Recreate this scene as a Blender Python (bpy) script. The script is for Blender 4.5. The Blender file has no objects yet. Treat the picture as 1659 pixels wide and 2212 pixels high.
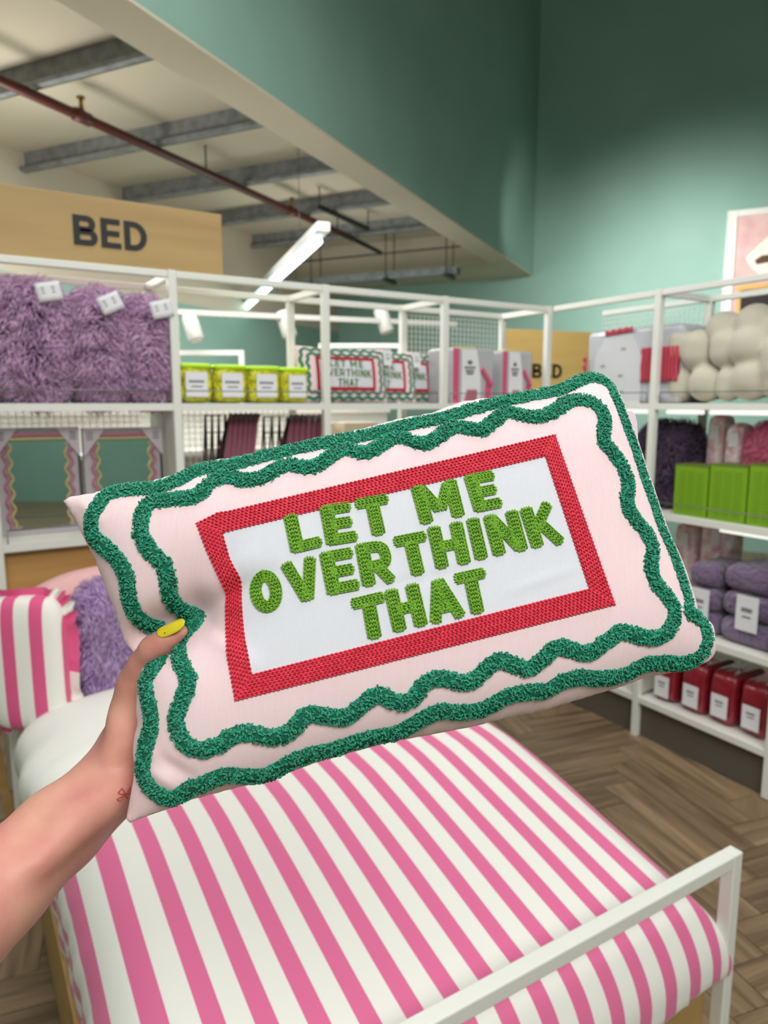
import bpy, bmesh, math, random
import numpy as np
from mathutils import Vector, Matrix
from mathutils.bvhtree import BVHTree

random.seed(7); rng = np.random.default_rng(7)
sc = bpy.context.scene
COL = sc.collection

# ------------------------------------------------------------------ camera
IW, IH, FPX, HORIZON = 1659, 2212, 1530.0, 870.0
CXP, CYP = IW / 2, IH / 2
PITCH = math.atan((CYP - HORIZON) / FPX)
AZ = math.radians(31.5)
CAM = np.array([0, 0, 1.5])
FW = np.array([math.sin(AZ) * math.cos(PITCH), math.cos(AZ) * math.cos(PITCH), -math.sin(PITCH)])
RT = np.array([math.cos(AZ), -math.sin(AZ), 0.0])
UP = np.cross(RT, FW)
cd = bpy.data.cameras.new('camera')
cd.sensor_fit = 'VERTICAL'; cd.sensor_height = 36.0; cd.sensor_width = 27.0
cd.lens = 36.0 * FPX / IH
cd.clip_start = 0.02
cd.dof.use_dof = True; cd.dof.focus_distance = 0.53; cd.dof.aperture_fstop = 8.0
cam = bpy.data.objects.new('camera', cd); COL.objects.link(cam)
cam.matrix_world = Matrix(((RT[0], UP[0], -FW[0], CAM[0]), (RT[1], UP[1], -FW[1], CAM[1]),
                           (RT[2], UP[2], -FW[2], CAM[2]), (0, 0, 0, 1)))
sc.camera = cam
# building axes (the hall stands at an angle to the shop fittings)
BA = math.radians(56.5)
E1 = np.array([math.sin(BA), math.cos(BA), 0.0]); E2 = np.array([-math.cos(BA), math.sin(BA), 0.0])
BROT = math.atan2(E1[1], E1[0])

def ray(u, v): return FW * FPX + RT * (u - CXP) + UP * (CYP - v)
def onz(u, v, z): d = ray(u, v); return CAM + d * (z - CAM[2]) / d[2]
def onx(u, v, x): d = ray(u, v); return CAM + d * x / d[0]
def ony(u, v, y): d = ray(u, v); return CAM + d * y / d[1]
def atd(u, v, dep): return CAM + ray(u, v) / FPX * dep
def bld(a, b, z): return E1 * a + E2 * b + np.array([0, 0, z])

# ------------------------------------------------------------------ world, light, exposure
w = bpy.data.worlds.new('world'); sc.world = w; w.use_nodes = True
w.node_tree.nodes['Background'].inputs[0].default_value = (0.9, 0.95, 1.0, 1)
w.node_tree.nodes['Background'].inputs[1].default_value = 0.25
def area(name, loc, target, sx, sy, power, col=(1, 0.985, 0.965), spread=180):
    l = bpy.data.lights.new(name, 'AREA'); l.shape = 'RECTANGLE'; l.size = sx; l.size_y = sy
    l.energy = power; l.color = col; l.spread = math.radians(spread)
    o = bpy.data.objects.new(name, l); COL.objects.link(o); o.location = loc
    o.rotation_euler = (Vector(target) - Vector(loc)).to_track_quat('-Z', 'Y').to_euler()
    return o
def spot(name, loc, target, power, angle, blend=0.8, col=(1, 0.98, 0.95), size=0.08):
    l = bpy.data.lights.new(name, 'SPOT'); l.energy = power; l.spot_size = math.radians(angle); l.spot_blend = blend
    l.color = col; l.shadow_soft_size = size
    o = bpy.data.objects.new(name, l); COL.objects.link(o); o.location = loc
    o.rotation_euler = (Vector(target) - Vector(loc)).to_track_quat('-Z', 'Y').to_euler()
    return o
area('hall_lamp_over_bed', (0.9, 1.2, 3.7), (0.9, 1.2, 0), 2.6, 2.2, 52)
area('cushion_front_fill', (-0.7, -1.3, 3.3), (0.4, 0.8, 1.2), 2.4, 1.2, 50)  # added fill from behind the camera for the held cushion's front
area('hall_lamp_right', (1.4, 0.2, 3.2), (2.6, 1.9, 1.2), 1.2, 1.2, 12)
area('aisle_lamp_mid', (0.5, 3.35, 2.75), (0.6, 3.75, 0.8), 1.4, 0.25, 15)
area('aisle_lamp_left', tuple(bld(3.6, 3.3, 2.75)), tuple(bld(3.6, 3.3, 0)), 2.0, 0.25, 14)
area('aisle_lamp_far', tuple(bld(5.0, 2.9, 2.8)), tuple(bld(5.0, 2.9, 0)), 1.6, 0.25, 16)
area('counter_fill', (1.7, 3.4, 2.75), (1.9, 3.75, 0.8), 1.8, 0.25, 24)  # added fill that brightens the white counter, no fixture here
area('rear_wall_fill', tuple(bld(-1.4, -2.6, 4.2)), tuple(bld(-1.8, -2.8, 0)), 2.4, 2.4, 150)  # added fill: brightens the unseen rear wall for the mirror reflections
spot('wall_washer', tuple(bld(5.9, 0.4, 3.0)), tuple(bld(8.0, 0.35, 2.2)), 270, 110, 1.0)
spot('corner_washer', tuple(bld(6.3, 0.9, 2.9)), tuple(bld(7.3, 1.93, 3.3)), 26, 55, 1.0)
def fill_point(name, loc, power, r=0.25):
    l = bpy.data.lights.new(name, 'POINT'); l.energy = power; l.shadow_soft_size = r; l.color = (1, 0.97, 0.92)
    o = bpy.data.objects.new(name, l); COL.objects.link(o); o.location = loc
fill_point('aisle_fill_near', tuple(bld(2.6, 3.3, 2.35)), 27)  # added bare point light lifting the aisle ceiling, no pendant hangs here
fill_point('aisle_fill_far', tuple(bld(5.4, 3.1, 2.2)), 21)  # same added ceiling fill, further down the aisle
vs = sc.view_settings
vs.view_transform = 'Standard'; vs.look = 'None'; vs.gamma = 1.0; vs.use_curve_mapping = False
vs.exposure = -0.04

# ------------------------------------------------------------------ materials
def lin(c):
    return tuple((x / 12.92 if x <= 0.04045 else ((x + 0.055) / 1.055) ** 2.4) for x in (v / 255 for v in c))
MATS = {}
def mat(name, c, rough=0.6, metal=0.0, noise=None, bump=None, emit=0.0, sheen=0.0, coat=0.0, spec=0.5, sss=0.0, alpha=1.0, trans=0.0):
    """noise=(scale, second colour, detail)  bump=(scale, strength, distance)"""
    if name in MATS: return MATS[name]
    m = bpy.data.materials.new(name); m.use_nodes = True
    n = m.node_tree.nodes; L = m.node_tree.links; b = n['Principled BSDF']
    b.inputs['Base Color'].default_value = (*lin(c), 1)
    b.inputs['Roughness'].default_value = rough; b.inputs['Metallic'].default_value = metal
    b.inputs['Specular IOR Level'].default_value = spec
    b.inputs['Sheen Weight'].default_value = sheen; b.inputs['Coat Weight'].default_value = coat
    b.inputs['Alpha'].default_value = alpha; b.inputs['Transmission Weight'].default_value = trans
    if sss:
        b.inputs['Subsurface Weight'].default_value = sss; b.inputs['Subsurface Radius'].default_value = (0.012, 0.005, 0.003)
        b.inputs['Subsurface Scale'].default_value = 0.5
    if emit:
        b.inputs['Emission Color'].default_value = (*lin(c), 1); b.inputs['Emission Strength'].default_value = emit
    tc = n.new('ShaderNodeTexCoord')
    if noise:
        t = n.new('ShaderNodeTexNoise'); t.inputs['Scale'].default_value = noise[0]
        t.inputs['Detail'].default_value = noise[2] if len(noise) > 2 else 3
        L.new(tc.outputs['Object'], t.inputs['Vector'])
        r = n.new('ShaderNodeValToRGB'); r.color_ramp.elements[0].position = 0.35; r.color_ramp.elements[1].position = 0.65
        r.color_ramp.elements[0].color = (*lin(c), 1); r.color_ramp.elements[1].color = (*lin(noise[1]), 1)
        L.new(t.outputs['Fac'], r.inputs['Fac']); L.new(r.outputs['Color'], b.inputs['Base Color'])
    if bump:
        t = n.new('ShaderNodeTexNoise'); t.inputs['Scale'].default_value = bump[0]; t.inputs['Detail'].default_value = 3
        L.new(tc.outputs['Object'], t.inputs['Vector'])
        bp = n.new('ShaderNodeBump'); bp.inputs['Strength'].default_value = bump[1]; bp.inputs['Distance'].default_value = bump[2]
        L.new(t.outputs['Fac'], bp.inputs['Height']); L.new(bp.outputs['Normal'], b.inputs['Normal'])
    MATS[name] = m
    return m

def weave(name, c, c2, period=0.0011, strength=0.5, slub=0.35):
    """plain-woven cloth: two thread directions, thread-to-thread colour change, fine relief"""
    m = mat(name, c, 0.85, sheen=0.15, spec=0.25)
    n = m.node_tree.nodes; L = m.node_tree.links; b = n['Principled BSDF']
    tc = [x for x in n if x.type == 'TEX_COORD'][0]
    hs = []
    for ax in (0, 1):
        mp = n.new('ShaderNodeMapping'); L.new(tc.outputs['Object'], mp.inputs['Vector'])
        mp.inputs['Rotation'].default_value = (0, 0, math.radians(12))
        wv = n.new('ShaderNodeTexWave'); wv.wave_type = 'BANDS'; wv.bands_direction = 'XY'[ax]
        wv.inputs['Scale'].default_value = 2 * math.pi / period / 20.0
        wv.inputs['Distortion'].default_value = 0.6; wv.inputs['Detail'].default_value = 1; wv.inputs['Detail Scale'].default_value = 2
        L.new(mp.outputs['Vector'], wv.inputs['Vector']); hs.append(wv.outputs['Fac'])
    ad = n.new('ShaderNodeMath'); ad.operation = 'MULTIPLY'; L.new(hs[0], ad.inputs[0]); L.new(hs[1], ad.inputs[1])
    nz = n.new('ShaderNodeTexNoise'); nz.inputs['Scale'].default_value = 1.0
    mp = n.new('ShaderNodeMapping'); mp.inputs['Scale'].default_value = (900, 60, 60); mp.inputs['Rotation'].default_value = (0, 0, math.radians(12))
    L.new(tc.outputs['Object'], mp.inputs['Vector']); L.new(mp.outputs['Vector'], nz.inputs['Vector'])
    mx = n.new('ShaderNodeMath'); mx.operation = 'MULTIPLY_ADD'; L.new(nz.outputs['Fac'], mx.inputs[0]); mx.inputs[1].default_value = slub
    L.new(ad.outputs[0], mx.inputs[2])
    r = n.new('ShaderNodeValToRGB'); r.color_ramp.elements[0].position = 0.05; r.color_ramp.elements[1].position = 0.75
    r.color_ramp.elements[0].color = (*lin(c2), 1); r.color_ramp.elements[1].color = (*lin(c), 1)
    L.new(mx.outputs[0], r.inputs['Fac']); L.new(r.outputs['Color'], b.inputs['Base Color'])
    bp = n.new('ShaderNodeBump'); bp.inputs['Strength'].default_value = strength; bp.inputs['Distance'].default_value = 0.0004
    L.new(mx.outputs[0], bp.inputs['Height']); L.new(bp.outputs['Normal'], b.inputs['Normal'])
    return m

def wood(name, c1, c2, axis=0, scale=6.0, rough=0.5):
    m = mat(name, c1, rough)
    n = m.node_tree.nodes; L = m.node_tree.links; b = n['Principled BSDF']
    tc = [x for x in n if x.type == 'TEX_COORD'][0]
    mp = n.new('ShaderNodeMapping'); s = [scale * 6] * 3; s[axis] = scale * 0.5; mp.inputs['Scale'].default_value = s
    L.new(tc.outputs['Object'], mp.inputs['Vector'])
    oi = n.new('ShaderNodeObjectInfo')
    va = n.new('ShaderNodeVectorMath'); va.operation = 'ADD'; L.new(mp.outputs['Vector'], va.inputs[0])
    mu = n.new('ShaderNodeMath'); mu.operation = 'MULTIPLY'; mu.inputs[1].default_value = 37.0
    L.new(oi.outputs['Random'], mu.inputs[0]); L.new(mu.outputs[0], va.inputs[1])
    nz = n.new('ShaderNodeTexNoise'); nz.inputs['Scale'].default_value = 1.0; nz.inputs['Detail'].default_value = 5
    nz.inputs['Distortion'].default_value = 0.6
    L.new(va.outputs[0], nz.inputs['Vector'])
    r = n.new('ShaderNodeValToRGB'); r.color_ramp.elements[0].position = 0.3; r.color_ramp.elements[1].position = 0.7
    r.color_ramp.elements[0].color = (*lin(c1), 1); r.color_ramp.elements[1].color = (*lin(c2), 1)
    L.new(nz.outputs['Fac'], r.inputs['Fac'])
    hv = n.new('ShaderNodeHueSaturation'); L.new(r.outputs['Color'], hv.inputs['Color'])
    mr = n.new('ShaderNodeMapRange'); mr.inputs[3].default_value = 0.8; mr.inputs[4].default_value = 1.2
    L.new(oi.outputs['Random'], mr.inputs[0]); L.new(mr.outputs[0], hv.inputs['Value'])
    L.new(hv.outputs['Color'], b.inputs['Base Color'])
    return m

def attr_mix(name, c1, c2, attr, rough=0.8, stripes=None, sheen=0.2):
    """colour from a float attribute of the mesh; stripes=(period, duty, offset) makes hard woven stripes"""
    m = mat(name, c1, rough, sheen=sheen, spec=0.3)
    n = m.node_tree.nodes; L = m.node_tree.links; b = n['Principled BSDF']
    a = n.new('ShaderNodeAttribute'); a.attribute_name = attr
    fac = a.outputs['Fac']
    if stripes:
        s = n.new('ShaderNodeMath'); s.operation = 'SUBTRACT'; L.new(fac, s.inputs[0]); s.inputs[1].default_value = stripes[2]
        d = n.new('ShaderNodeMath'); d.operation = 'DIVIDE'; L.new(s.outputs[0], d.inputs[0]); d.inputs[1].default_value = stripes[0]
        f = n.new('ShaderNodeMath'); f.operation = 'FRACT'; L.new(d.outputs[0], f.inputs[0])
        g = n.new('ShaderNodeMath'); g.operation = 'LESS_THAN'; L.new(f.outputs[0], g.inputs[0]); g.inputs[1].default_value = stripes[1]
        fac = g.outputs[0]
    mx = n.new('ShaderNodeMix'); mx.data_type = 'RGBA'
    mx.inputs[6].default_value = (*lin(c1), 1); mx.inputs[7].default_value = (*lin(c2), 1)
    L.new(fac, mx.inputs[0]); L.new(mx.outputs[2], b.inputs['Base Color'])
    return m

# ------------------------------------------------------------------ mesh helpers
class MB:
    def __init__(s): s.v = []; s.f = []; s.att = []
    def add(s, vs, fs, a=0.0):
        k = len(s.v); s.v += [tuple(map(float, p)) for p in vs]; s.f += [tuple(i + k for i in f) for f in fs]
        s.att += [a] * len(vs) if not hasattr(a, '__len__') else list(a)
        return s
    def box(s, x0, x1, y0, y1, z0, z1):
        vs = [(x, y, z) for z in (z0, z1) for y in (y0, y1) for x in (x0, x1)]
        return s.add(vs, [(0, 2, 3, 1), (4, 5, 7, 6), (0, 1, 5, 4), (2, 6, 7, 3), (0, 4, 6, 2), (1, 3, 7, 5)])
    def beam(s, p, q, wd, ht, up=(0, 0, 1)):
        p = np.array(p, float); q = np.array(q, float); d = q - p; d /= np.linalg.norm(d)
        sd = np.cross(d, up); sd /= np.linalg.norm(sd); u = np.cross(sd, d)
        vs = [c + sd * a * wd / 2 + u * b * ht / 2 for c in (p, q) for a, b in ((-1, -1), (1, -1), (1, 1), (-1, 1))]
        return s.add(vs, [(0, 1, 2, 3), (7, 6, 5, 4), (0, 4, 5, 1), (1, 5, 6, 2), (2, 6, 7, 3), (3, 7, 4, 0)])
    def tube(s, pts, r, n=8, cap=True):
        pts = [np.array(p, float) for p in pts]; rs = r if hasattr(r, '__len__') else [r] * len(pts)
        k = len(s.v); prev = None; vs = []; fs = []
        for i, p in enumerate(pts):
            t = pts[min(i + 1, len(pts) - 1)] - pts[max(i - 1, 0)]; t = t / (np.linalg.norm(t) + 1e-12)
            if prev is None:
                ref = np.array([0, 0, 1.0]) if abs(t[2]) < 0.9 else np.array([1.0, 0, 0])
                a = np.cross(t, ref)
            else: a = prev - t * (prev @ t)
            a /= np.linalg.norm(a); prev = a; b = np.cross(t, a)
            for j in range(n):
                th = 2 * math.pi * j / n; vs.append(p + (a * math.cos(th) + b * math.sin(th)) * rs[i])
        for i in range(len(pts) - 1):
            for j in range(n):
                fs.append((i * n + j, i * n + (j + 1) % n, (i + 1) * n + (j + 1) % n, (i + 1) * n + j))
        if cap: fs += [tuple(range(n))[::-1], tuple((len(pts) - 1) * n + j for j in range(n))]
        return s.add(vs, fs)
    def prism(s, poly, y0, y1):
        """polygon in x,z extruded along y"""
        n = len(poly); vs = [(x, y0, z) for x, z in poly] + [(x, y1, z) for x, z in poly]
        return s.add(vs, [tuple(range(n)), tuple(range(2 * n - 1, n - 1, -1))] + [(i, i + n, (i + 1) % n + n, (i + 1) % n) for i in range(n)])
    def soft(s, c, h, e=0.5, nu=28, nv=18, e2=None, disp=None):
        """superellipsoid: e<1 boxy"""
        e2 = e2 or e; vs = []; fs = []
        sg = lambda x, p: math.copysign(abs(x) ** p, x)
        for i in range(nv + 1):
            ph = -math.pi / 2 + math.pi * i / nv
            for j in range(nu):
                th = 2 * math.pi * j / nu
                p = np.array([sg(math.cos(ph), e2) * sg(math.cos(th), e), sg(math.cos(ph), e2) * sg(math.sin(th), e), sg(math.sin(ph), e2)])
                q = p * np.array(h)
                if disp: q = q * (1 + disp(p))
                vs.append(np.array(c) + q)
        for i in range(nv):
            for j in range(nu):
                fs.append((i * nu + j, i * nu + (j + 1) % nu, (i + 1) * nu + (j + 1) % nu, (i + 1) * nu + j))
        return s.add(vs, fs)
    def grid(s, P, a=None):
        """P: array (n,m,3)"""
        n, m, _ = P.shape
        return s.add(P.reshape(-1, 3), [(i * m + j, i * m + j + 1, (i + 1) * m + j + 1, (i + 1) * m + j) for i in range(n - 1) for j in range(m - 1)],
                     0.0 if a is None else a.reshape(-1))
    def build(s, name, m, parent=None, smooth=False, bevel=0.0, attr=None, loc=None, rotz=None, M=None):
        me = bpy.data.meshes.new(name); me.from_pydata(s.v, [], s.f); me.update()
        if attr:
            at = me.attributes.new(attr, 'FLOAT', 'POINT'); at.data.foreach_set('value', np.array(s.att, np.float32))
        if smooth: me.polygons.foreach_set('use_smooth', [True] * len(me.polygons))
        if m: me.materials.append(m)
        return link(name, me, parent, bevel, loc, rotz, M)
def link(name, me, parent=None, bevel=0.0, loc=None, rotz=None, M=None):
    o = bpy.data.objects.new(name, me); COL.objects.link(o)
    if parent: o.parent = parent
    if loc is not None: o.location = loc
    if rotz is not None: o.rotation_euler = (0, 0, rotz)
    if M is not None: o.matrix_local = M
    if bevel:
        b = o.modifiers.new('bevel', 'BEVEL'); b.width = bevel; b.segments = 2; b.limit_method = 'ANGLE'
    return o
def instanced(name, tv, tf, loc, rot, m, parent=None, smooth=True, att=None):
    """many small pieces in one mesh; loc (N,3), rot (N,3,3)"""
    tv = np.array(tv, float); N, k = len(loc), len(tv)
    V = (np.einsum('nij,kj->nki', rot, tv) + loc[:, None, :]).reshape(-1, 3)
    fl = [list(f) for f in tf]; ls = np.array([len(f) for f in fl]); flat = np.concatenate([np.array(f) for f in fl])
    LI = (flat[None, :] + (np.arange(N) * k)[:, None]).reshape(-1)
    LT = np.tile(ls, N); LSt = np.concatenate([[0], np.cumsum(LT)[:-1]])
    me = bpy.data.meshes.new(name)
    me.vertices.add(len(V)); me.vertices.foreach_set('co', V.reshape(-1).astype(np.float32))
    me.loops.add(len(LI)); me.loops.foreach_set('vertex_index', LI.astype(np.int32))
    me.polygons.add(len(LT)); me.polygons.foreach_set('loop_start', LSt.astype(np.int32))
    try: me.polygons.foreach_set('loop_total', LT.astype(np.int32))
    except Exception: pass
    me.update(calc_edges=True); me.validate()
    if att is not None:
        at = me.attributes.new('rnd', 'FLOAT', 'POINT'); at.data.foreach_set('value', np.repeat(att, k).astype(np.float32))
    if smooth: me.polygons.foreach_set('use_smooth', [True] * len(me.polygons))
    me.materials.append(m)
    o = link(name, me, parent); o['kind'] = 'stuff'
    return o
def tag(o, label, cat, group=None):
    o['label'] = label; o['category'] = cat
    if group: o['group'] = group
    return o
def thing(name, label, cat, loc=(0, 0, 0), rotz=0.0, group=None):
    o = bpy.data.objects.new(name, None); COL.objects.link(o); o.location = loc; o.rotation_euler = (0, 0, rotz)
    o.empty_display_size = 0.05
    return tag(o, label, cat, group)
def struct(o): o['kind'] = 'structure'; return o
def copy_tree(o, parent=None):
    c = o.copy(); COL.objects.link(c)
    if parent: c.parent = parent
    for ch in list(o.children): copy_tree(ch, c)
    return c

WHITE = mat('white_powder_coat', (226, 227, 220), 0.4)
TRW = mat('track_white', (192, 192, 186), 0.5)
WHITEM = mat('white_laminate', (222, 218, 210), 0.55)
CARD = mat('white_card', (226, 226, 230), 0.7)
PRINT = mat('grey_print', (95, 95, 102), 0.8)
WIRE = mat('grey_wire', (120, 120, 118), 0.35, metal=0.6)
BLACK = mat('black_metal', (28, 28, 30), 0.4)

# ================================================================== THE SETTING
TEAL = mat('teal_paint', (142, 178, 165), 0.7, noise=(1.5, (136, 172, 159), 2))
CREAM = mat('cream_paint', (205, 196, 176), 0.8, noise=(0.8, (196, 186, 166), 2))
GALV = mat('galvanised_steel', (142, 145, 146), 0.5, metal=0.0, noise=(14, (116, 119, 121), 4))
ZEV = 2.37
ZB, ZC, DG, EB0, EB1, EV = 2.87, 3.17, 8.0, 1.93, 2.155, 4.37
BM = Matrix(((E1[0], E2[0], 0, 0), (E1[1], E2[1], 0, 0), (0, 0, 1, 0), (0, 0, 0, 1)))   # building frame: x along, y to the left
def bstruct(name, m, *boxes):
    mb = MB()
    for b in boxes: mb.box(*b)
    return struct(mb.build(name, m, M=BM))
bstruct('wall_back', TEAL, (DG, DG + 0.12, -6, 7, -0.02, 7.0))
bulk = bstruct('wall_bulkhead', TEAL, (-3.2, DG, EB0, EB1, ZB + 0.012, 7.0))
MB().box(-3.2, DG, EB0, EB1, ZB, ZB + 0.012).build('soffit', CREAM, bulk)
MB().box(7.05, DG, EB1, EV, ZB, ZB + 0.3).build('end_soffit', CREAM, bulk)
ceil = bstruct('ceiling', CREAM, (-3.2, DG, EB1, EV + 0.1, ZC, ZC + 0.1))
for k in range(-3, 6):
    a = 3.60 + 0.875 * k
    if a > DG - 0.3: continue
    mb = MB()
    mb.box(a - 0.008, a, EB1, EV - 0.01, ZC - 0.13, ZC)            # web of the steel section
    mb.box(a - 0.05, a, EB1, EV - 0.01, ZC - 0.13, ZC - 0.124)     # lower flange
    mb.box(a - 0.05, a - 0.044, EB1, EV - 0.01, ZC - 0.124, ZC - 0.108)
    mb.build('purlin', GALV, ceil)
ev = bstruct('wall_eave', CREAM, (-3.2, DG, EV, EV + 0.1, -0.02, ZC))
MB().box(-3.2, DG, EV - 0.012, EV, -0.02, ZEV).build('teal_dado', TEAL, ev)
bstruct('wall_rear', TEAL, (-3.3, -3.2, -6, 7, -0.02, 7.0))
bstruct('wall_right', TEAL, (-3.2, DG, -6.1, -6, -0.02, 7.0))
bstruct('ceiling_hall', CREAM, (-3.2, DG, -6, EB1, 7.0, 7.1))

# floor: oak herringbone laid at 45 degrees to the hall
FLOORM = wood('oak_floor_far', (104, 86, 66), (136, 114, 88), 0, 3.0, 0.45)
OAK = wood('oak_plank', (92, 74, 54), (148, 124, 96), 0, 5.0, 0.45)
floor = bstruct('floor', FLOORM, (-3.2, DG, -6, 7, -0.05, -0.004))
pw, pl = 0.125, 0.625
pme = None
fa = BA + math.radians(-45); fdir = np.array([math.sin(fa), math.cos(fa)]); fper = np.array([fdir[1], -fdir[0]])
fang = math.atan2(fdir[1], fdir[0])
mb = MB().box(-pl / 2 + 0.0015, pl / 2 - 0.0015, -pw / 2 + 0.0015, pw / 2 - 0.0015, -0.02, 0.0)
np_ = 0; nfl = 5
IB = BM.inverted()
for i in range(-60, 60):
    for j in range(-30, 30):
        for kk in (0, 1):
            # herringbone lattice: step (w,w) along the diagonal, columns (L,-L)
            bx = i * pw + j * pl; by = i * pw - j * pl
            if kk == 0: cx, cy, hor = bx + pl / 2, by + pw / 2, True
            else: cx, cy, hor = bx - pw / 2 + 0 * pl, by + pl / 2, False
            p = fdir * cx + fper * cy + np.array([0.9, 1.5])
            if not (-1.0 < p[0] < 2.62 and 0.25 < p[1] < 3.5): continue
            if 0.45 < p[0] < 1.05 and 1.1 < p[1] < 2.4: continue     # hidden under the bed
            q = p - CAM[:2]; dep = q @ (FW[:2] / np.linalg.norm(FW[:2])); lat = q @ RT[:2]
            if dep < 0.3 or abs(lat) > dep * 0.62 + 0.6: continue
            if np_ >= 295: continue
            np_ += 1
            if pme is None:
                o = mb.build('plank', OAK, floor, bevel=0.0); pme = o.data
            else: o = link('plank', pme, floor)
            W = Matrix.Translation((p[0], p[1], 0)) @ Matrix.Rotation(fang + (0 if hor else -math.pi / 2), 4, 'Z')
            o.matrix_local = IB @ W
print('planks', np_)

# ================================================================== SHELVING
YF, XF, DEP = 2.613, 2.555, 0.34
ST = 1.498                                   # top shelf height
def mesh_panel(mb, x0, x1, z0, z1, y, step=0.025, r=0.0011):
    x = x0
    while x <= x1 + 1e-6: mb.box(x - r, x + r, y - r, y + r, z0, z1); x += step
    z = z0
    while z <= z1 + 1e-6: mb.box(x0, x1, y - r - 0.002, y + r - 0.002, z - r, z + r); z += step
def bay(name, label, loc, rotz, width, shelves, first, meshes=(), rails=(), side=None, woodp=None, lights=(), plinth=False):
    t = thing(name, label, 'shelving', loc, rotz, 'white shop shelving bays')
    PW = 0.03
    for x in ([0, width] if first else [width]):
        for y in (0, DEP):
            MB().box(x - PW / 2, x + PW / 2, y, y + PW, 0.0, 1.965).build('post', WHITE, t, bevel=0.003)
        MB().box(x - 0.012, x + 0.012, PW, DEP, 1.938, 1.963).build('top_tie', WHITE, t)
    for y in (0.003, DEP + 0.003):
        MB().box(PW / 2 if first else PW / 2, width - PW / 2, y, y + 0.024, 1.938, 1.963).build('top_beam', WHITE, t, bevel=0.003)
    for z, ext in shelves:
        s = MB().box(PW / 2, width - PW / 2, 0.026, DEP, z - 0.02, z).build('shelf', WHITEM, t)
        MB().box(PW / 2, width - PW / 2, 0.002, 0.026, z - 0.026, z).build('lip', WHITE, s)
    for x0, x1, z0, z1, y in meshes:
        mb = MB(); mesh_panel(mb, x0, x1, z0, z1, y); o = mb.build('wire_mesh', WHITE, t); o['kind'] = 'stuff'
    for z, x0, x1 in rails:
        MB().tube([(x0, 0.012, z), (x0, 0.012, z + 0.045), (x1, 0.012, z + 0.045), (x1, 0.012, z)], 0.0028, 6).build('guard_rail', WIRE, t, True)
    if side: MB().box(width - 0.012, width + 0.012, 0.03, DEP, side[0], side[1]).build('side_panel', WHITEM, t)
    if woodp: MB().box(PW / 2, width - PW / 2, 0.045, 0.06, *woodp).build('wood_panel', wood('amber_ply', (168, 128, 72), (188, 146, 88), 0, 4), t)
    for z, x0, x1 in lights:
        MB().tube([(x0, 0.04, z), (x1, 0.04, z)], 0.009, 8).build('light_strip', mat('strip_light', (250, 252, 246), 0.4, emit=0.9), t, True)
    if plinth: MB().box(0.016, width - 0.016, 0.03, DEP, 0, 0.165).build('plinth', mat('taupe_plinth', (92, 84, 74), 0.6), t)
    return t
bay('shelf_bay', 'white shelving bay holding purple fluffy cushions above boxed mirrors', (0.112, YF, 0), 0, 0.61,
    [(ST, 0), (1.035, 0)], True, meshes=[(0.03, 0.54, 1.40, 1.47, 0.3)], rails=[(1.035, 0.03, 0.56), (ST, 0.03, 0.58)], side=(0.0, 1.472), woodp=(0.5, 0.995))
bay('shelf_bay', 'white shelving bay holding the row of yellow packs', (0.722, YF, 0), 0, 0.61, [(ST, 0), (1.035, 0)], False,
    meshes=[(0.03, 0.58, 1.05, 1.47, 0.32)], rails=[(ST, 0.03, 0.58)])
bay('shelf_bay', 'white shelving bay holding a row of scalloped slogan cushions', (1.332, YF, 0), 0, 0.594, [(ST, 0), (1.035, 0)], False,
    rails=[(ST, 0.03, 0.56)])
bay('shelf_bay', 'white corner shelving bay holding pink striped bedding packs', (1.926, YF, 0), 0, 0.629, [(ST, 0), (1.035, 0)], False,
    meshes=[(0.02, 0.60, 1.62, 1.925, 0.345)], rails=[(ST, 0.03, 0.5)])
RR = -math.pi / 2
RS = [(ST, 0), (1.035, 0), (0.545, 0), (0.19, 0)]
bay('shelf_bay', 'white shelving bay holding the frilled bedding pack', (XF, YF, 0), RR, 0.615, RS, False,
    meshes=[(0.02, 0.60, 1.5, 1.925, 0.345)], rails=[(ST, 0.08, 0.58), (1.035, 0.03, 0.58)], plinth=True, lights=[(1.462, 0.05, 0.57)])
bay('shelf_bay', 'white shelving bay holding cream bobble cushions above lime boxes', (XF, YF - 0.615, 0), RR, 0.615, RS, False,
    rails=[(ST, 0.03, 0.58), (1.035, 0.03, 0.58)], plinth=True, lights=[(1.462, 0.05, 0.22), (1.462, 0.25, 0.57), (1.0, 0.33, 0.57)])

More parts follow.
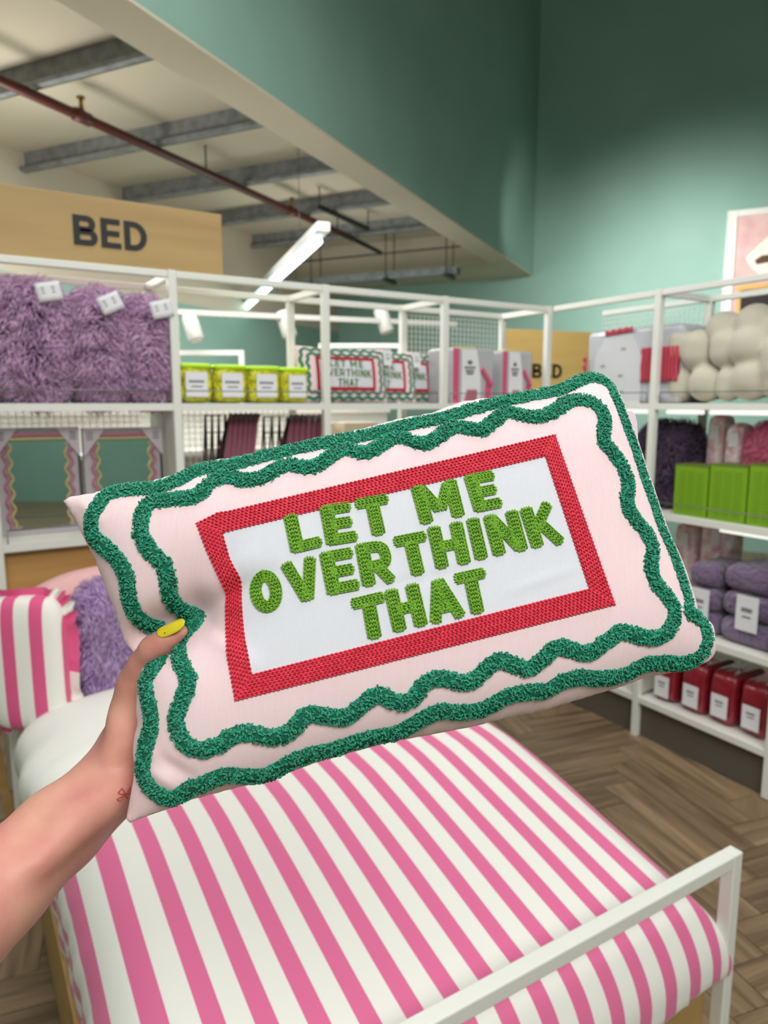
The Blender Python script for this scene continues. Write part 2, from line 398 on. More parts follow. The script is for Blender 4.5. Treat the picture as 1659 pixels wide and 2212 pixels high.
# BED signs
def glyph_bed(mb, x, z, h, y0, y1):
    """bold sans B E D, height h, lower left at x,z; returns right end"""
    t = 0.21 * h
    def arcs(cx, cz, rx, rz, n=10): return [(cx + rx * math.cos(a), cz + rz * math.sin(a)) for a in [(-math.pi / 2 + math.pi * i / n) for i in range(n + 1)]]
    def strip(outer, inner):
        n = len(outer)
        for i in range(n - 1):
            mb.prism([outer[i], outer[i + 1], inner[i + 1], inner[i]], y0, y1)
    # B
    mb.prism([(x, z), (x + t, z), (x + t, z + h), (x, z + h)], y0, y1)
    for c0, c1, wd in ((0.0, 0.55, 0.80), (0.45, 1.0, 0.74)):
        rz = (c1 - c0) * h / 2; cz = z + (c0 + c1) * h / 2; xs = x + wd * h - rz
        tt = t * 0.86
        o = [(x + t, cz - rz)] + arcs(xs, cz, rz, rz) + [(x + t, cz + rz)]
        i = [(x + t, cz - rz + tt)] + arcs(xs, cz, rz - t, rz - tt) + [(x + t, cz + rz - tt)]
        strip(o, i)
    x2 = x + 0.92 * h
    mb.prism([(x2, z), (x2 + t, z), (x2 + t, z + h), (x2, z + h)], y0, y1)
    for zz, wd in ((0, 0.68), (0.5 * h - 0.09 * h, 0.63), (h - 0.18 * h, 0.66)):
        mb.prism([(x2 + t, z + zz), (x2 + wd * h, z + zz), (x2 + wd * h, z + zz + 0.18 * h), (x2 + t, z + zz + 0.18 * h)], y0, y1)
    x3 = x2 + 0.80 * h
    mb.prism([(x3, z), (x3 + t, z), (x3 + t, z + h), (x3, z + h)], y0, y1)
    o = [(x3 + t, z)] + arcs(x3 + 0.32 * h, z + h / 2, 0.48 * h, 0.5 * h, 14) + [(x3 + t, z + h)]
    i = [(x3 + t, z + 0.18 * h)] + arcs(x3 + 0.32 * h, z + h / 2, 0.27 * h, 0.32 * h, 14) + [(x3 + t, z + h - 0.18 * h)]
    strip(o, i)
INK = mat('black_lettering', (22, 23, 26), 0.6)
SIGNW = wood('birch_ply', (170, 142, 92), (154, 126, 78), 0, 2.0, 0.55)
ysg = YF + 0.02
p0 = ony(0, 395, ysg); p1 = ony(478, 462, ysg); p2 = ony(478, 582, ysg)
t = thing('shop_sign', 'long birch ply sign reading BED above the fluffy purple cushions', 'sign', (p0[0] - 0.45, ysg, 1.965))
MB().box(0, p1[0] - p0[0] + 0.45, 0, 0.02, 0.0, 0.215).build('board', SIGNW, t, bevel=0.002)
lt = ony(160, 527, ysg); lh = ony(160, 463, ysg)[2] - lt[2]
mb = MB(); glyph_bed(mb, lt[0] - (p0[0] - 0.45), lt[2] - 1.965, lh, -0.004, 0.0); mb.build('lettering', INK, t)
# second sign further back, turned with the hall
c0 = atd(1086, 845, 4.05); c1 = atd(1272, 845, 4.25)
ang = math.atan2(c1[1] - c0[1], c1[0] - c0[0]); wd = math.hypot(c1[0] - c0[0], c1[1] - c0[1])
zt = atd(1180, 716, 4.15)[2]; zbot = c0[2] - 0.25
t = thing('shop_sign', 'small golden ply sign reading BED beyond the corner shelf post', 'sign', (c0[0], c0[1], zbot), ang)
MB().box(0, wd, 0, 0.02, 0, zt - zbot).build('board', wood('golden_ply', (246, 210, 132), (236, 196, 118), 0, 2), t, bevel=0.002)
lz = atd(1145, 816, 4.1)[2] - zbot; lh = atd(1145, 786, 4.1)[2] - zbot - lz
mb = MB(); glyph_bed(mb, wd * (1146 - 1086) / 186, lz, lh * 1.0, -0.004, 0.0); mb.build('lettering', INK, t)
for x in (0.1, wd - 0.1):
    MB().box(x - 0.015, x + 0.015, 0.02, 0.05, -zbot, zt - zbot - 0.05).build('stand_post', WHITE, t)

# ================================================================== SLOGAN CUSHIONS
def resample(pts, step, closed=True, smooth=True):
    P = np.array(pts, float)
    if closed: P = np.vstack([P, P[:1]])
    if smooth:
        n = len(P); out = []
        for i in range(n - 1):
            p1, p2 = P[i], P[i + 1]
            p0 = P[i - 1] if i > 0 else (P[-2] if closed else P[0])
            p3 = P[i + 2] if i + 2 < n else (P[1] if closed else P[-1])
            for t in np.linspace(0, 1, 8, endpoint=False):
                out.append(0.5 * (2 * p1 + (p2 - p0) * t + (2 * p0 - 5 * p1 + 4 * p2 - p3) * t * t + (3 * p1 - p0 - 3 * p2 + p3) * t ** 3))
        out.append(P[-1]); P = np.array(out)
    d = np.concatenate([[0], np.cumsum(np.linalg.norm(np.diff(P, axis=0), axis=1))])
    n = max(2, int(round(d[-1] / step))); s = np.linspace(0, d[-1], n + (0 if closed else 1), endpoint=not closed)
    return np.stack([np.interp(s, d, P[:, k]) for k in range(P.shape[1])], 1)

class Surface:
    """puffed cushion: height field over an outline, solved as a stretched membrane"""
    def __init__(s, outline, thick, pinches=(), ridges=(), res=0.0025, power=0.525):
        s.o = np.array(outline); s.res = res
        s.lo = s.o.min(0) - 4 * res; n = np.ceil((s.o.max(0) + 4 * res - s.lo) / res).astype(int) + 1
        gx = s.lo[0] + np.arange(n[0]) * res; gy = s.lo[1] + np.arange(n[1]) * res
        X, Y = np.meshgrid(gx, gy, indexing='ij')
        ins = np.zeros_like(X, bool); o = s.o; j = len(o) - 1
        for i in range(len(o)):
            c = ((o[i, 1] > Y) != (o[j, 1] > Y)) & (X < (o[j, 0] - o[i, 0]) * (Y - o[i, 1]) / (o[j, 1] - o[i, 1] + 1e-15) + o[i, 0])
            ins ^= c; j = i
        ph = np.zeros_like(X)
        # distance-based start, then relax
        for it in range(700):
            ph[1:-1, 1:-1] = np.where(ins[1:-1, 1:-1], 0.25 * (ph[2:, 1:-1] + ph[:-2, 1:-1] + ph[1:-1, 2:] + ph[1:-1, :-2]) + 1.0, 0)
        H = thick * np.clip(ph / ph.max(), 0, 1) ** power
        s.H0 = H.copy()
        for (p, q, sig, amt) in pinches:
            p = np.array(p); q = np.array(q); d = q - p; L2 = d @ d
            t = np.clip(((X - p[0]) * d[0] + (Y - p[1]) * d[1]) / L2, 0, 1)
            D2 = (X - p[0] - t * d[0]) ** 2 + (Y - p[1] - t * d[1]) ** 2
            H = H * (1 - amt * np.exp(-D2 / sig ** 2))
        for (p, q, sig, amp) in ridges:
            p = np.array(p); q = np.array(q); d = q - p; L2 = d @ d
            tt = ((X - p[0]) * d[0] + (Y - p[1]) * d[1]) / L2; t = np.clip(tt, 0, 1)
            D2 = (X - p[0] - t * d[0]) ** 2 + (Y - p[1] - t * d[1]) ** 2
            H = H + amp * np.exp(-D2 / sig ** 2) * np.sin(np.pi * np.clip(tt * 0.8 + 0.1, 0, 1)) * (H > 0.002)
        s.H = np.where(ins, np.maximum(H, 0.0015), 0)
    def _s(s, G, a, b):
        fx = np.clip((np.asarray(a) - s.lo[0]) / s.res, 0, G.shape[0] - 1.001); fy = np.clip((np.asarray(b) - s.lo[1]) / s.res, 0, G.shape[1] - 1.001)
        i = fx.astype(int); j = fy.astype(int); u = fx - i; v = fy - j
        return G[i, j] * (1 - u) * (1 - v) + G[i + 1, j] * u * (1 - v) + G[i, j + 1] * (1 - u) * v + G[i + 1, j + 1] * u * v
    def h(s, a, b): return s._s(s.H, a, b)
    def pts(s, ab, lift=0.0):
        ab = np.asarray(ab); P = np.concatenate([ab, s.h(ab[..., 0], ab[..., 1])[..., None]], -1)
        return P + s.nrm(ab) * lift if lift else P
    def nrm(s, ab):
        ab = np.asarray(ab); e = 0.004; a, b = ab[..., 0], ab[..., 1]
        gx = np.clip((s.h(a + e, b) - s.h(a - e, b)) / (2 * e), -1.6, 1.6); gy = np.clip((s.h(a, b + e) - s.h(a, b - e)) / (2 * e), -1.6, 1.6)
        N = np.stack([-gx, -gy, np.ones_like(gx)], -1)
        return N / np.linalg.norm(N, axis=-1, keepdims=True)

def coons(c0, c1, d0, d1, n, m):
    """c0: s at t=0, c1: s at t=1, d0: t at s=0, d1: t at s=1 (polylines)"""
    def par(P, k):
        P = np.array(P); d = np.concatenate([[0], np.cumsum(np.linalg.norm(np.diff(P, axis=0), axis=1))]); d /= d[-1]
        x = np.linspace(0, 1, k); x = 0.55 * x + 0.45 * (0.5 - 0.5 * np.cos(np.pi * x))
        return np.stack([np.interp(x, d, P[:, i]) for i in (0, 1)], 1), x
    A, s_ = par(c0, n); B, _ = par(c1, n); C, t_ = par(d0, m); D, _ = par(d1, m)
    s_ = s_[:, None, None]; t_ = t_[None, :, None]
    return ((1 - t_) * A[:, None] + t_ * B[:, None] + (1 - s_) * C[None] + s_ * D[None]
            - ((1 - s_) * (1 - t_) * A[0] + s_ * (1 - t_) * A[-1] + (1 - s_) * t_ * B[0] + s_ * t_ * B[-1]))

# little pieces: a yarn loop and an embroidery stitch
def loop_template():
    v = []; f = []; n = 5; k = 3
    for i in range(n):
        a = math.pi * i / (n - 1); c = (math.cos(a) * 0.5, math.sin(a) * 1.0)
        for j in range(k):
            b = 2 * math.pi * j / k; r = 0.23
            v.append((c[0] * (1 + r * math.cos(b) * 1.4), r * math.sin(b), c[1] * (1 + r * math.cos(b)) + 0.02))
    for i in range(n - 1):
        for j in range(k): f.append((i * k + j, i * k + (j + 1) % k, (i + 1) * k + (j + 1) % k, (i + 1) * k + j))
    return v, f
def stitch_template():
    v = [(-0.5, 0, 0)]; f = []; k = 5
    for x, r in ((-0.22, 0.5), (0.22, 0.5)):
        for j in range(k):
            b = 2 * math.pi * j / k; v.append((x, r * math.cos(b), r * math.sin(b)))
    v.append((0.5, 0, 0))
    for j in range(k):
        f += [(0, 1 + (j + 1) % k, 1 + j), (1 + j, 1 + (j + 1) % k, 1 + k + (j + 1) % k, 1 + k + j), (1 + k + j, 1 + k + (j + 1) % k, 1 + 2 * k)]
    return v, f
LOOP, STITCH = loop_template(), stitch_template()
GLYPH = {
 'L': [[(.2, 0), (.2, 1)], [(.2, .86), (1, .86)]],
 'E': [[(.2, 0), (.2, 1)], [(.2, .135), (1, .135)], [(.2, .5), (.94, .5)], [(.2, .865), (1, .865)]],
 'T': [[(0, .14), (1, .14)], [(.5, .2), (.5, 1)]],
 'M': [[(.15, 0), (.15, 1)], [(.85, 0), (.85, 1)], [(.2, .08), (.5, .74)], [(.8, .08), (.5, .74)]],
 'O': [[(.5 + .31 * math.sin(a), .5 - .36 * math.cos(a)) for a in [2 * math.pi * i / 16 for i in range(17)]]],
 'V': [[(.18, 0), (.5, .95)], [(.82, 0), (.5, .95)]],
 'R': [[(.19, 0), (.19, 1)], [(.19, .14), (.58, .14), (.76, .2), (.8, .34), (.76, .5), (.58, .56), (.19, .56)], [(.5, .58), (.82, 1)]],
 'H': [[(.19, 0), (.19, 1)], [(.81, 0), (.81, 1)], [(.2, .5), (.8, .5)]],
 'I': [[(.5, 0), (.5, 1)]],
 'N': [[(.18, 0), (.18, 1)], [(.82, 0), (.82, 1)], [(.2, .06), (.8, .94)]],
 'K': [[(.18, 0), (.18, 1)], [(.2, .64), (.84, 0)], [(.42, .42), (.84, 1)]],
 'A': [[(.17, 1), (.5, .06)], [(.83, 1), (.5, .06)], [(.3, .68), (.7, .68)]],
}
def stitch_rows(surf, rows, lift, length, width):
    """rows: list of (2D polyline, slant); chain stitches (paired, slanted) laid along them"""
    loc = []; rot = []; att = []
    for row, slant in rows:
        P = resample(row, length * 0.74, closed=False, smooth=False)
        if len(P) < 2: continue
        T = np.gradient(P, axis=0); T /= np.linalg.norm(T, axis=1, keepdims=True) + 1e-12
        N3 = surf.nrm(P); P3 = surf.pts(P, lift)
        for i in range(len(P)):
            tone = random.random()
            for sg in (-1, 1):
                a = -sg * slant + random.uniform(-0.08, 0.08); c, s_ = math.cos(a), math.sin(a)
                d2 = np.array([T[i, 0] * c - T[i, 1] * s_, T[i, 0] * s_ + T[i, 1] * c, 0.0])
                n3 = N3[i]; d = d2 - n3 * (d2 @ n3); d /= np.linalg.norm(d); q = np.cross(n3, d)
                off = np.array([-T[i, 1], T[i, 0], 0]) * sg * width * 0.27
                loc.append(P3[i] + off + n3 * random.uniform(-0.0001, 0.0002))
                rot.append(np.stack([d * length, q * width * 0.55, n3 * 0.0012], 1)); att.append(0.6 * tone + 0.4 * random.random())
    return np.array(loc), np.array(rot), np.array(att)
def offset_poly(P, d):
    T = np.gradient(P, axis=0); T /= np.linalg.norm(T, axis=1, keepdims=True) + 1e-12
    return P + np.stack([-T[:, 1], T[:, 0]], 1) * d
def bil(quad, p):
    q = np.array(quad); x, y = p
    return (1 - x) * (1 - y) * q[0] + x * (1 - y) * q[1] + x * y * q[2] + (1 - x) * y * q[3]

PINK = weave('pink_linen', (244, 220, 222), (228, 194, 200), 0.0010, 0.28)
PWHITE = weave('white_cotton', (232, 232, 238), (206, 206, 216), 0.0010, 0.25, 0.15)
GREEN = attr_mix('green_yarn', (3, 120, 92), (22, 170, 132), 'rnd', 0.8, sheen=0.3)
GREENB = mat('green_yarn_base', (2, 98, 74), 0.95)
RED = attr_mix('red_thread', (206, 34, 58), (236, 62, 84), 'rnd', 0.55, sheen=0.1)
REDB = mat('red_thread_base', (172, 22, 44), 0.9)
LIME = attr_mix('lime_thread', (88, 140, 26), (128, 182, 48), 'rnd', 0.5, sheen=0.1)
LIMEB = mat('lime_thread_base', (66, 112, 16), 0.9)

def ribbon(mb, surf, L, R, lift):
    mb.grid(np.stack([surf.pts(L * (1 - f) + R * f, lift) for f in np.linspace(0, 1, 7)], 1))

def cushion(root, surf, corners, outer, inner, fo, fi, letters, lw, loops, row_pitch, st, back=1.0, bandw=0.0052, wf=None):
    """corners: indices of the four outline corners TL,TR,BR,BL; fo/fi: four sides (polylines TL>TR, TR>BR, BR>BL, BL>TL) of the red frame"""
    o = surf.o; a, b, c, d = corners; n = len(o)
    seg = lambda i, j: np.array([o[k % n] for k in range(i, (j if j > i else j + n) + 1)])
    top, right, bottom, left = seg(a, b), seg(b, c), seg(c, d), seg(d, a)
    G = coons(bottom[::-1], top, left, right[::-1], 190, 120) if loops else coons(bottom[::-1], top, left, right[::-1], 60, 40)
    Hf = surf.h(G[..., 0], G[..., 1]); Hf[0] = Hf[-1] = 0; Hf[:, 0] = Hf[:, -1] = 0
    Hb = surf._s(surf.H0, G[..., 0], G[..., 1]); Hb[0] = Hb[-1] = 0; Hb[:, 0] = Hb[:, -1] = 0
    MB().grid(np.concatenate([G, Hf[..., None]], -1)).build('front_cover', PINK, root, True)
    MB().grid(np.concatenate([G, -back * Hb[..., None]], -1)[:, ::-1]).build('back_cover', PINK, root, True)
    # green yarn bands
    for path, nm in ((outer, 'yarn_band'), (inner, 'yarn_band')):
        step = 0.0011 if loops else 0.004
        bw = np.full(1, bandw)
        if path.shape[1] > 2: q3 = resample(path * np.array([1, 1, 1e-3]), step); P, bw = q3[:, :2], q3[:, 2] * 1e3 * bandw
        else: P = resample(path, step); bw = np.full(len(P), bandw)
        T = np.roll(P, -1, 0) - np.roll(P, 1, 0); T /= np.linalg.norm(T, axis=1, keepdims=True) + 1e-12
        S = np.stack([-T[:, 1], T[:, 0]], 1); Nn = surf.nrm(P)
        sub = P[::3] if loops else P
        Ss = S[::3] if loops else S
        bs = (bw[::3] if loops else bw)[:, None]
        rows = []
        for k in range(7):
            al = math.pi * k / 6; q = sub + Ss * (math.cos(al) * bs)
            rows.append(surf.pts(q, 0.0) + surf.nrm(sub) * (math.sin(al) * bs * 0.55))
        R = np.stack(rows, 1); R = np.concatenate([R, R[:1]], 0)
        band = MB().grid(R).build(nm, GREENB if loops else MATS['green_yarn'], root, True, attr='rnd')
        if loops:
            band['label'] = 'tufted green wavy band'
            K = loops
            idx = np.repeat(np.arange(len(P)), K); N = len(idx)
            al = rng.uniform(0.02, 0.98, N) * math.pi
            bi = bw[idx]; q = P[idx] + S[idx] * (np.cos(al) * bi)[:, None] + T[idx] * rng.uniform(-0.0008, 0.0008, N)[:, None]
            n0 = Nn[idx]; s3 = np.concatenate([S[idx], np.zeros((N, 1))], 1); s3 -= n0 * (s3 * n0).sum(1, keepdims=True); s3 /= np.linalg.norm(s3, axis=1, keepdims=True)
            out = n0 * np.sin(al)[:, None] + s3 * np.cos(al)[:, None]
            base = surf.pts(q) + n0 * (np.sin(al) * bi * 0.55)[:, None]
            rd = rng.normal(size=(N, 3)); out = out + rd * 0.28; out /= np.linalg.norm(out, axis=1, keepdims=True)
            rd = rng.normal(size=(N, 3)); x = np.cross(rd, out); x /= np.linalg.norm(x, axis=1, keepdims=True); y = np.cross(out, x)
            hgt = rng.uniform(0.0010, 0.0019, N)[:, None]; wdt = rng.uniform(0.0017, 0.0027, N)[:, None]
            hgt = hgt * (0.35 + 0.65 * bi / bandw)[:, None]; rot = np.stack([x * wdt, y * 0.0030, out * hgt], 2)
            instanced('yarn_loops', LOOP[0], LOOP[1], base, rot, GREEN, band, att=rng.uniform(0, 1, N))
    # red frame
    mb = MB(); rows = []
    nrow = 7 if loops else 2
    for so, si in zip(fo, fi):
        A = resample(so, 0.004, False, False); k = len(A)
        B = np.array(si); dd = np.concatenate([[0], np.cumsum(np.linalg.norm(np.diff(B, axis=0), axis=1))]); dd /= dd[-1]
        B = np.stack([np.interp(np.linspace(0, 1, k), dd, B[:, i]) for i in (0, 1)], 1)
        ribbon(mb, surf, A, B, 0.0006 if loops else 0.003)
        for r in range(nrow): f = (r + 0.5) / nrow; rows.append((A * (1 - f) + B * f, 0.42))
    fr = mb.build('red_border', REDB if loops else mat('red_flat', (176, 26, 46), 0.8), root)
    if loops:
        l, r, at = stitch_rows(surf, rows, 0.0010, 0.0042, 0.0024)
        instanced('stitching', STITCH[0], STITCH[1], l, r, RED, fr, att=at)
    # white panel
    G = coons(fi[2][::-1], fi[0], fi[3], fi[1][::-1], 60, 36)
    MB().grid(surf.pts(G, 0.00035 if loops else 0.0025)).build('white_panel', PWHITE, root, True)
    # letters
    for ch, quad in letters:
        mb = MB(); rows = []
        lw0 = lw
        for st_ in GLYPH[ch]:
            lw = lw0 * (1.0 if st_[0][0] == st_[-1][0] and len(st_) == 2 else 0.80 if ch in 'ETLHR' else 0.86)
            P = resample([bil(quad, p) for p in st_], 0.0014, False, len(st_) > 2)
            if len(P) < 2: continue
            ring = np.linalg.norm(P[0] - P[-1]) < 1e-4; Pb = P[1:-1] if len(P) > 5 and not ring else P
            ribbon(mb, surf, offset_poly(Pb, lw / 2 - 0.0004), offset_poly(Pb, -lw / 2 + 0.0004), 0.0009 if loops else 0.004)
            k = max(1, int(round(lw / row_pitch)))
            for r in range(k):
                e = 1 if r in (0, k - 1) else 0; Q = P[1 + e:len(P) - 1 - e] if len(P) > 6 and not ring else P
                rows.append((offset_poly(Q, (lw - 0.0004) * ((r + 0.5) / k - 0.5)), 0.10 if e else 0.42))
        lw = lw0
        le = mb.build('letter', LIMEB if loops else mat('lime_flat', (70, 116, 26), 0.8), root)
        if loops:
            l, r, at = stitch_rows(surf, rows, 0.0014, 0.0038, 0.0022)
            instanced('stitching', STITCH[0], STITCH[1], l, r, LIME, le, att=at)

# --- the held cushion: features read off the photograph in pixels, then laid on its own plane
CN = np.array([0.11, 0.20, 1.0]); CN /= np.linalg.norm(CN)
CNW = RT * CN[0] + UP * CN[1] - FW * CN[2]
CX = RT - CNW * (RT @ CNW); CX /= np.linalg.norm(CX); CY = np.cross(CNW, CX)
CO = atd(850, 1290, 0.55)
def plane_at(u, v, h=0.0):
    d = ray(u, v); p = CO + CNW * h; t = ((p - CAM) @ CNW) / (d @ CNW); q = CAM + d * t - CO
    return np.array([q @ CX, q @ CY])
OUT = [(137,1082),(152,1072),(175,1069),(221,1061),(268,1047),(322,1041),(373,1026),(424,1003),(479,992),(508,988),(584,971),(640,960),(672,947),(745,934),(802,921),(853,907),(925,894),(990,869),(1070,858),(1135,844),(1200,833),(1237,815),(1279,806),
 (1307,813),(1328,831),(1344,861),(1355,892),(1378,952),(1395,1005),(1408,1043),(1429,1103),(1447,1156),(1468,1198),(1484,1248),(1499,1290),(1503,1318),(1521,1330),(1536,1350),(1543,1382),(1541,1413),
 (1529,1429),(1490,1446),(1437,1456),(1374,1470),(1350,1482),(1258,1509),(1166,1537),(1098,1551),(1029,1569),(937,1586),(846,1602),(753,1627),(681,1648),(584,1684),(500,1704),(415,1727),(356,1750),(306,1767),(281,1778),
 (273,1770),(277,1745),(287,1694),(291,1652),(289,1618),(296,1568),(298,1521),(299,1487),(304,1458),(302,1426),(266,1382),(247,1314),(225,1264),(206,1213),(187,1175),(166,1129),(150,1103)]
iTL, iTR, iBR, iBL = 0, 22, 39, 58
P = lambda u, v: plane_at(u, v)
def held_surface(seam, full=True): return Surface(np.array([plane_at(*p) for p in seam]), 0.044, res=0.0025 if full else 0.004, power=0.62,
    pinches=[(P(250, 1425), P(345, 1378), 0.017, 0.85), (P(345, 1378), P(432, 1330), 0.013, 0.90), (P(425, 1335), P(440, 1325), 0.034, 0.40)],
    ridges=[(P(445, 1325), P(600, 1250), 0.006, -0.0035), (P(450, 1290), P(560, 1210), 0.008, 0.002), (P(440, 1345), P(560, 1440), 0.006, 0.002), (P(450, 1350), P(520, 1385), 0.004, -0.002),
            (P(330, 1645), P(405, 1700), 0.004, 0.003), (P(350, 1620), P(430, 1668), 0.004, -0.003), (P(310, 1590), P(370, 1640), 0.004, 0.002),
            (P(180, 1090), P(240, 1140), 0.004, 0.002), (P(760, 1290), P(1000, 1240), 0.003, -0.0008), (P(1060, 1290), P(1200, 1240), 0.003, 0.0008)])
def to_pix(P3):
    w_ = CO + P3[:, :1] * CX + P3[:, 1:2] * CY + P3[:, 2:3] * CNW - CAM; z = w_ @ FW
    return np.stack([CXP + FPX * (w_ @ RT) / z, CYP - FPX * (w_ @ UP) / z], 1)
# pull the seam in where the puffed front would stand out past the silhouette
tgt = np.array(OUT, float); tn = np.roll(tgt, -1, 0) - np.roll(tgt, 1, 0); tn = np.stack([tn[:, 1], -tn[:, 0]], 1); tn /= np.linalg.norm(tn, axis=1, keepdims=True); tt_ = np.stack([-tn[:, 1], tn[:, 0]], 1)
seam = tgt.copy()
for it in range(4):
    surf = held_surface(seam, False); I = np.argwhere(surf.H > 0.002); ab = surf.lo + I * surf.res
    Q = to_pix(np.concatenate([ab, surf.H[tuple(I.T)][:, None]], 1)); Q = np.vstack([Q, seam])
    over = np.zeros(len(tgt))
    for k in range(len(tgt)):
        d = Q - tgt[k]; near = np.abs(d @ tt_[k]) < 14; over[k] = (d[near] @ tn[k]).max()
    over = (np.roll(over, 1) + 2 * over + np.roll(over, -1)) / 4
    over[[iTL, iBL]] *= 0.3
    seam = seam - tn * np.clip(over, -8, 30)[:, None] * 0.8
surf = held_surface(seam)
def pix(u, v):
    hs = np.linspace(0.062, 0.0, 125); q1 = plane_at(u, v, 0.062); q0 = plane_at(u, v, 0.0)
    f = (hs / 0.062)[:, None]; Q = q0 * (1 - f) + q1 * f
    g = hs - surf.h(Q[:, 0], Q[:, 1]); k = np.argmax(g <= 0)
    if k == 0: return q0
    t = g[k - 1] / (g[k - 1] - g[k] + 1e-12)
    return Q[k - 1] * (1 - t) + Q[k] * t
def pixs(L): return np.array([pix(*q) for q in L])
OUTER = [(225,1076),(198,1129),(206,1163),(242,1194),(266,1226),(276,1255),(280,1293),(293,1327),(323,1350),(350,1360),(352,1392),(345,1428),(327,1449),(315,1479),(320,1508),(327,1538),(326,1572),(316,1610),(310,1652),(314,1681),(335,1709),(365,1724),(390,1715),(411,1700),(432,1696),(462,1681),(491,1673),(542,1675),(580,1671),(618,1650),(668,1629),(719,1618),(765,1602),(810,1590),(855,1582),(901,1558),(947,1536),(992,1538),(1047,1529),(1093,1504),(1143,1493),(1180,1491),(1212,1472),(1258,1462),(1304,1465),(1350,1456),(1391,1435),(1432,1431),(1473,1433),(1508,1420),(1524,1395),(1526,1364),(1512,1340),(1488,1322),(1481,1298),(1468,1261),(1460,1224),(1443,1183),(1425,1142),(1406,1091),(1391,1050),(1378,1009),(1359,963),(1341,922),(1335,881),(1323,852),(1305,832),(1281,823),(1253,827),(1212,843),(1157,854),(1098,866),(1056,876),(1006,889),(960,904),(892,917),(846,928),(800,940),(745,949),(672,964),(600,980),(521,1000),(483,1008),(436,1014),(390,1036),(339,1054),(289,1058),(255,1062)]
INNER = [(318,1091),(306,1120),(306,1158),(327,1192),(352,1217),(363,1251),(365,1285),(382,1310),(407,1325),(429,1328),(420,1348),(403,1365),(388,1395),(390,1428),(405,1458),(407,1483),(394,1513),(382,1542),(384,1576),(403,1606),(432,1618),(470,1610),(500,1589),(534,1582),(571,1589),(605,1591),(635,1572),(664,1542),(702,1544),(744,1549),(778,1525),(812,1500),(835,1505),(860,1518),(892,1508),(919,1476),(951,1463),(997,1474),(1029,1465),(1061,1433),(1093,1428),(1134,1444),(1166,1430),(1199,1398),(1235,1403),(1272,1410),(1308,1385),(1345,1364),(1386,1375),(1423,1375),(1450,1353),(1455,1316),(1437,1284),(1414,1256),(1405,1224),(1409,1183),(1395,1151),(1368,1119),(1352,1082),(1357,1050),(1345,1009),(1322,977),(1302,949),(1306,913),(1295,881),(1263,865),(1226,869),(1199,888),(1166,901),(1130,899),(1098,890),(1070,908),(1038,931),(1002,924),(970,927),(937,952),(905,959),(864,945),(831,958),(788,980),(744,970),(702,996),(668,1011),(626,1004),(597,1015),(563,1034),(521,1038),(491,1030),(453,1044),(428,1070),(390,1078),(348,1082)]
lin_ = lambda a, b, n=14: [(a[0] + (b[0] - a[0]) * i / n, a[1] + (b[1] - a[1]) * i / n) for i in range(n + 1)]
fo = [pixs([(425, 1131), (470, 1108)] + lin_((490, 1106), (1198, 940))), pixs(lin_((1198, 940), (1328, 1306))), pixs(lin_((1328, 1306), (509, 1513))),
      pixs([(509, 1513), (500, 1465), (493, 1424), (490, 1380), (490, 1340), (490, 1305), (490, 1281), (470, 1238), (445, 1184), (425, 1131)])]
fi = [pixs(lin_((481, 1151), (1178, 986))), pixs(lin_((1178, 986), (1272, 1272))), pixs(lin_((1272, 1272), (544, 1457))),
      pixs([(544, 1457), (536, 1416), (530, 1385), (527, 1361), (524, 1325), (523, 1298), (519, 1248), (497, 1209), (488, 1178), (481, 1151)])]
LQ = [('L',(340,307),(458,280),(492,425),(372,455)),('E',(478,270),(592,252),(628,405),(505,425)),('T',(606,245),(735,222),(768,372),(640,397)),('M',(820,197),(997,165),(1033,310),(862,345)),('E',(1025,154),(1138,135),(1178,275),(1070,298)),
 ('O',(203,525),(318,500),(350,663),(226,690)),('V',(318,492),(468,455),(510,625),(360,655)),('E',(475,447),(600,425),(635,590),(508,615)),('R',(612,415),(737,395),(782,555),(640,583)),('T',(752,387),(880,362),(912,522),(795,548)),('H',(883,352),(1020,325),(1055,490),(920,515)),('I',(1025,322),(1090,308),(1125,470),(1065,483)),('N',(1098,308),(1228,282),(1272,440),(1140,465)),('K',(1235,280),(1368,252),(1422,410),(1285,435)),
 ('T',(592,622),(722,592),(755,762),(622,795)),('H',(722,592),(850,560),(890,725),(760,757)),('A',(858,555),(985,525),(1043,690),(893,727)),('T',(983,527),(1105,500),(1142,668),(1018,697))]
letters = [(l[0], pixs([(420 + x / 1.765, 940 + y / 1.765) for x, y in l[1:]])) for l in LQ]
CM = Matrix(((CX[0], CY[0], CNW[0], CO[0]), (CX[1], CY[1], CNW[1], CO[1]), (CX[2], CY[2], CNW[2], CO[2]), (0, 0, 0, 1)))
root = thing('slogan_cushion', 'large pink slogan cushion held up in one hand, two green wavy bands', 'cushion')
root.matrix_world = CM
wfo = lambda u, v: 0.60 if (v < 1010 and 280 < u < 1260 and v < 1075 - 0.2 * u) else (0.78 if u > 1290 and v < 1320 else 1.0)
def shift(u, v):
    w_ = wfo(u, v)
    if w_ == 0.60: return (u - 2, v - 8)
    if w_ == 0.78: return (u + 9, v - 3)
    if 1240 < u < 1300 and v < 840: return (u + 3, v - 6)
    return (u, v)
tops = np.array(OUT[:23]); rts = np.array(OUT[23:37])
def shift(u, v):
    w_ = wfo(u, v)
    if w_ == 0.60: return (u, np.interp(u, tops[:, 0], tops[:, 1]) + 10)
    if w_ == 0.78: return (np.interp(v, rts[:, 1], rts[:, 0]) - 13, v)
    if 1240 < u < 1300 and v < 840: return (u + 4, v - 6)
    return (u, v)
outerp = np.array([(*pix(*shift(*q)), wfo(*q)) for q in OUTER])
cushion(root, surf, (iTL, iTR, iBR, iBL), outerp, pixs(INNER), fo, fi, letters, 0.0103, 5, 0.0021, None)
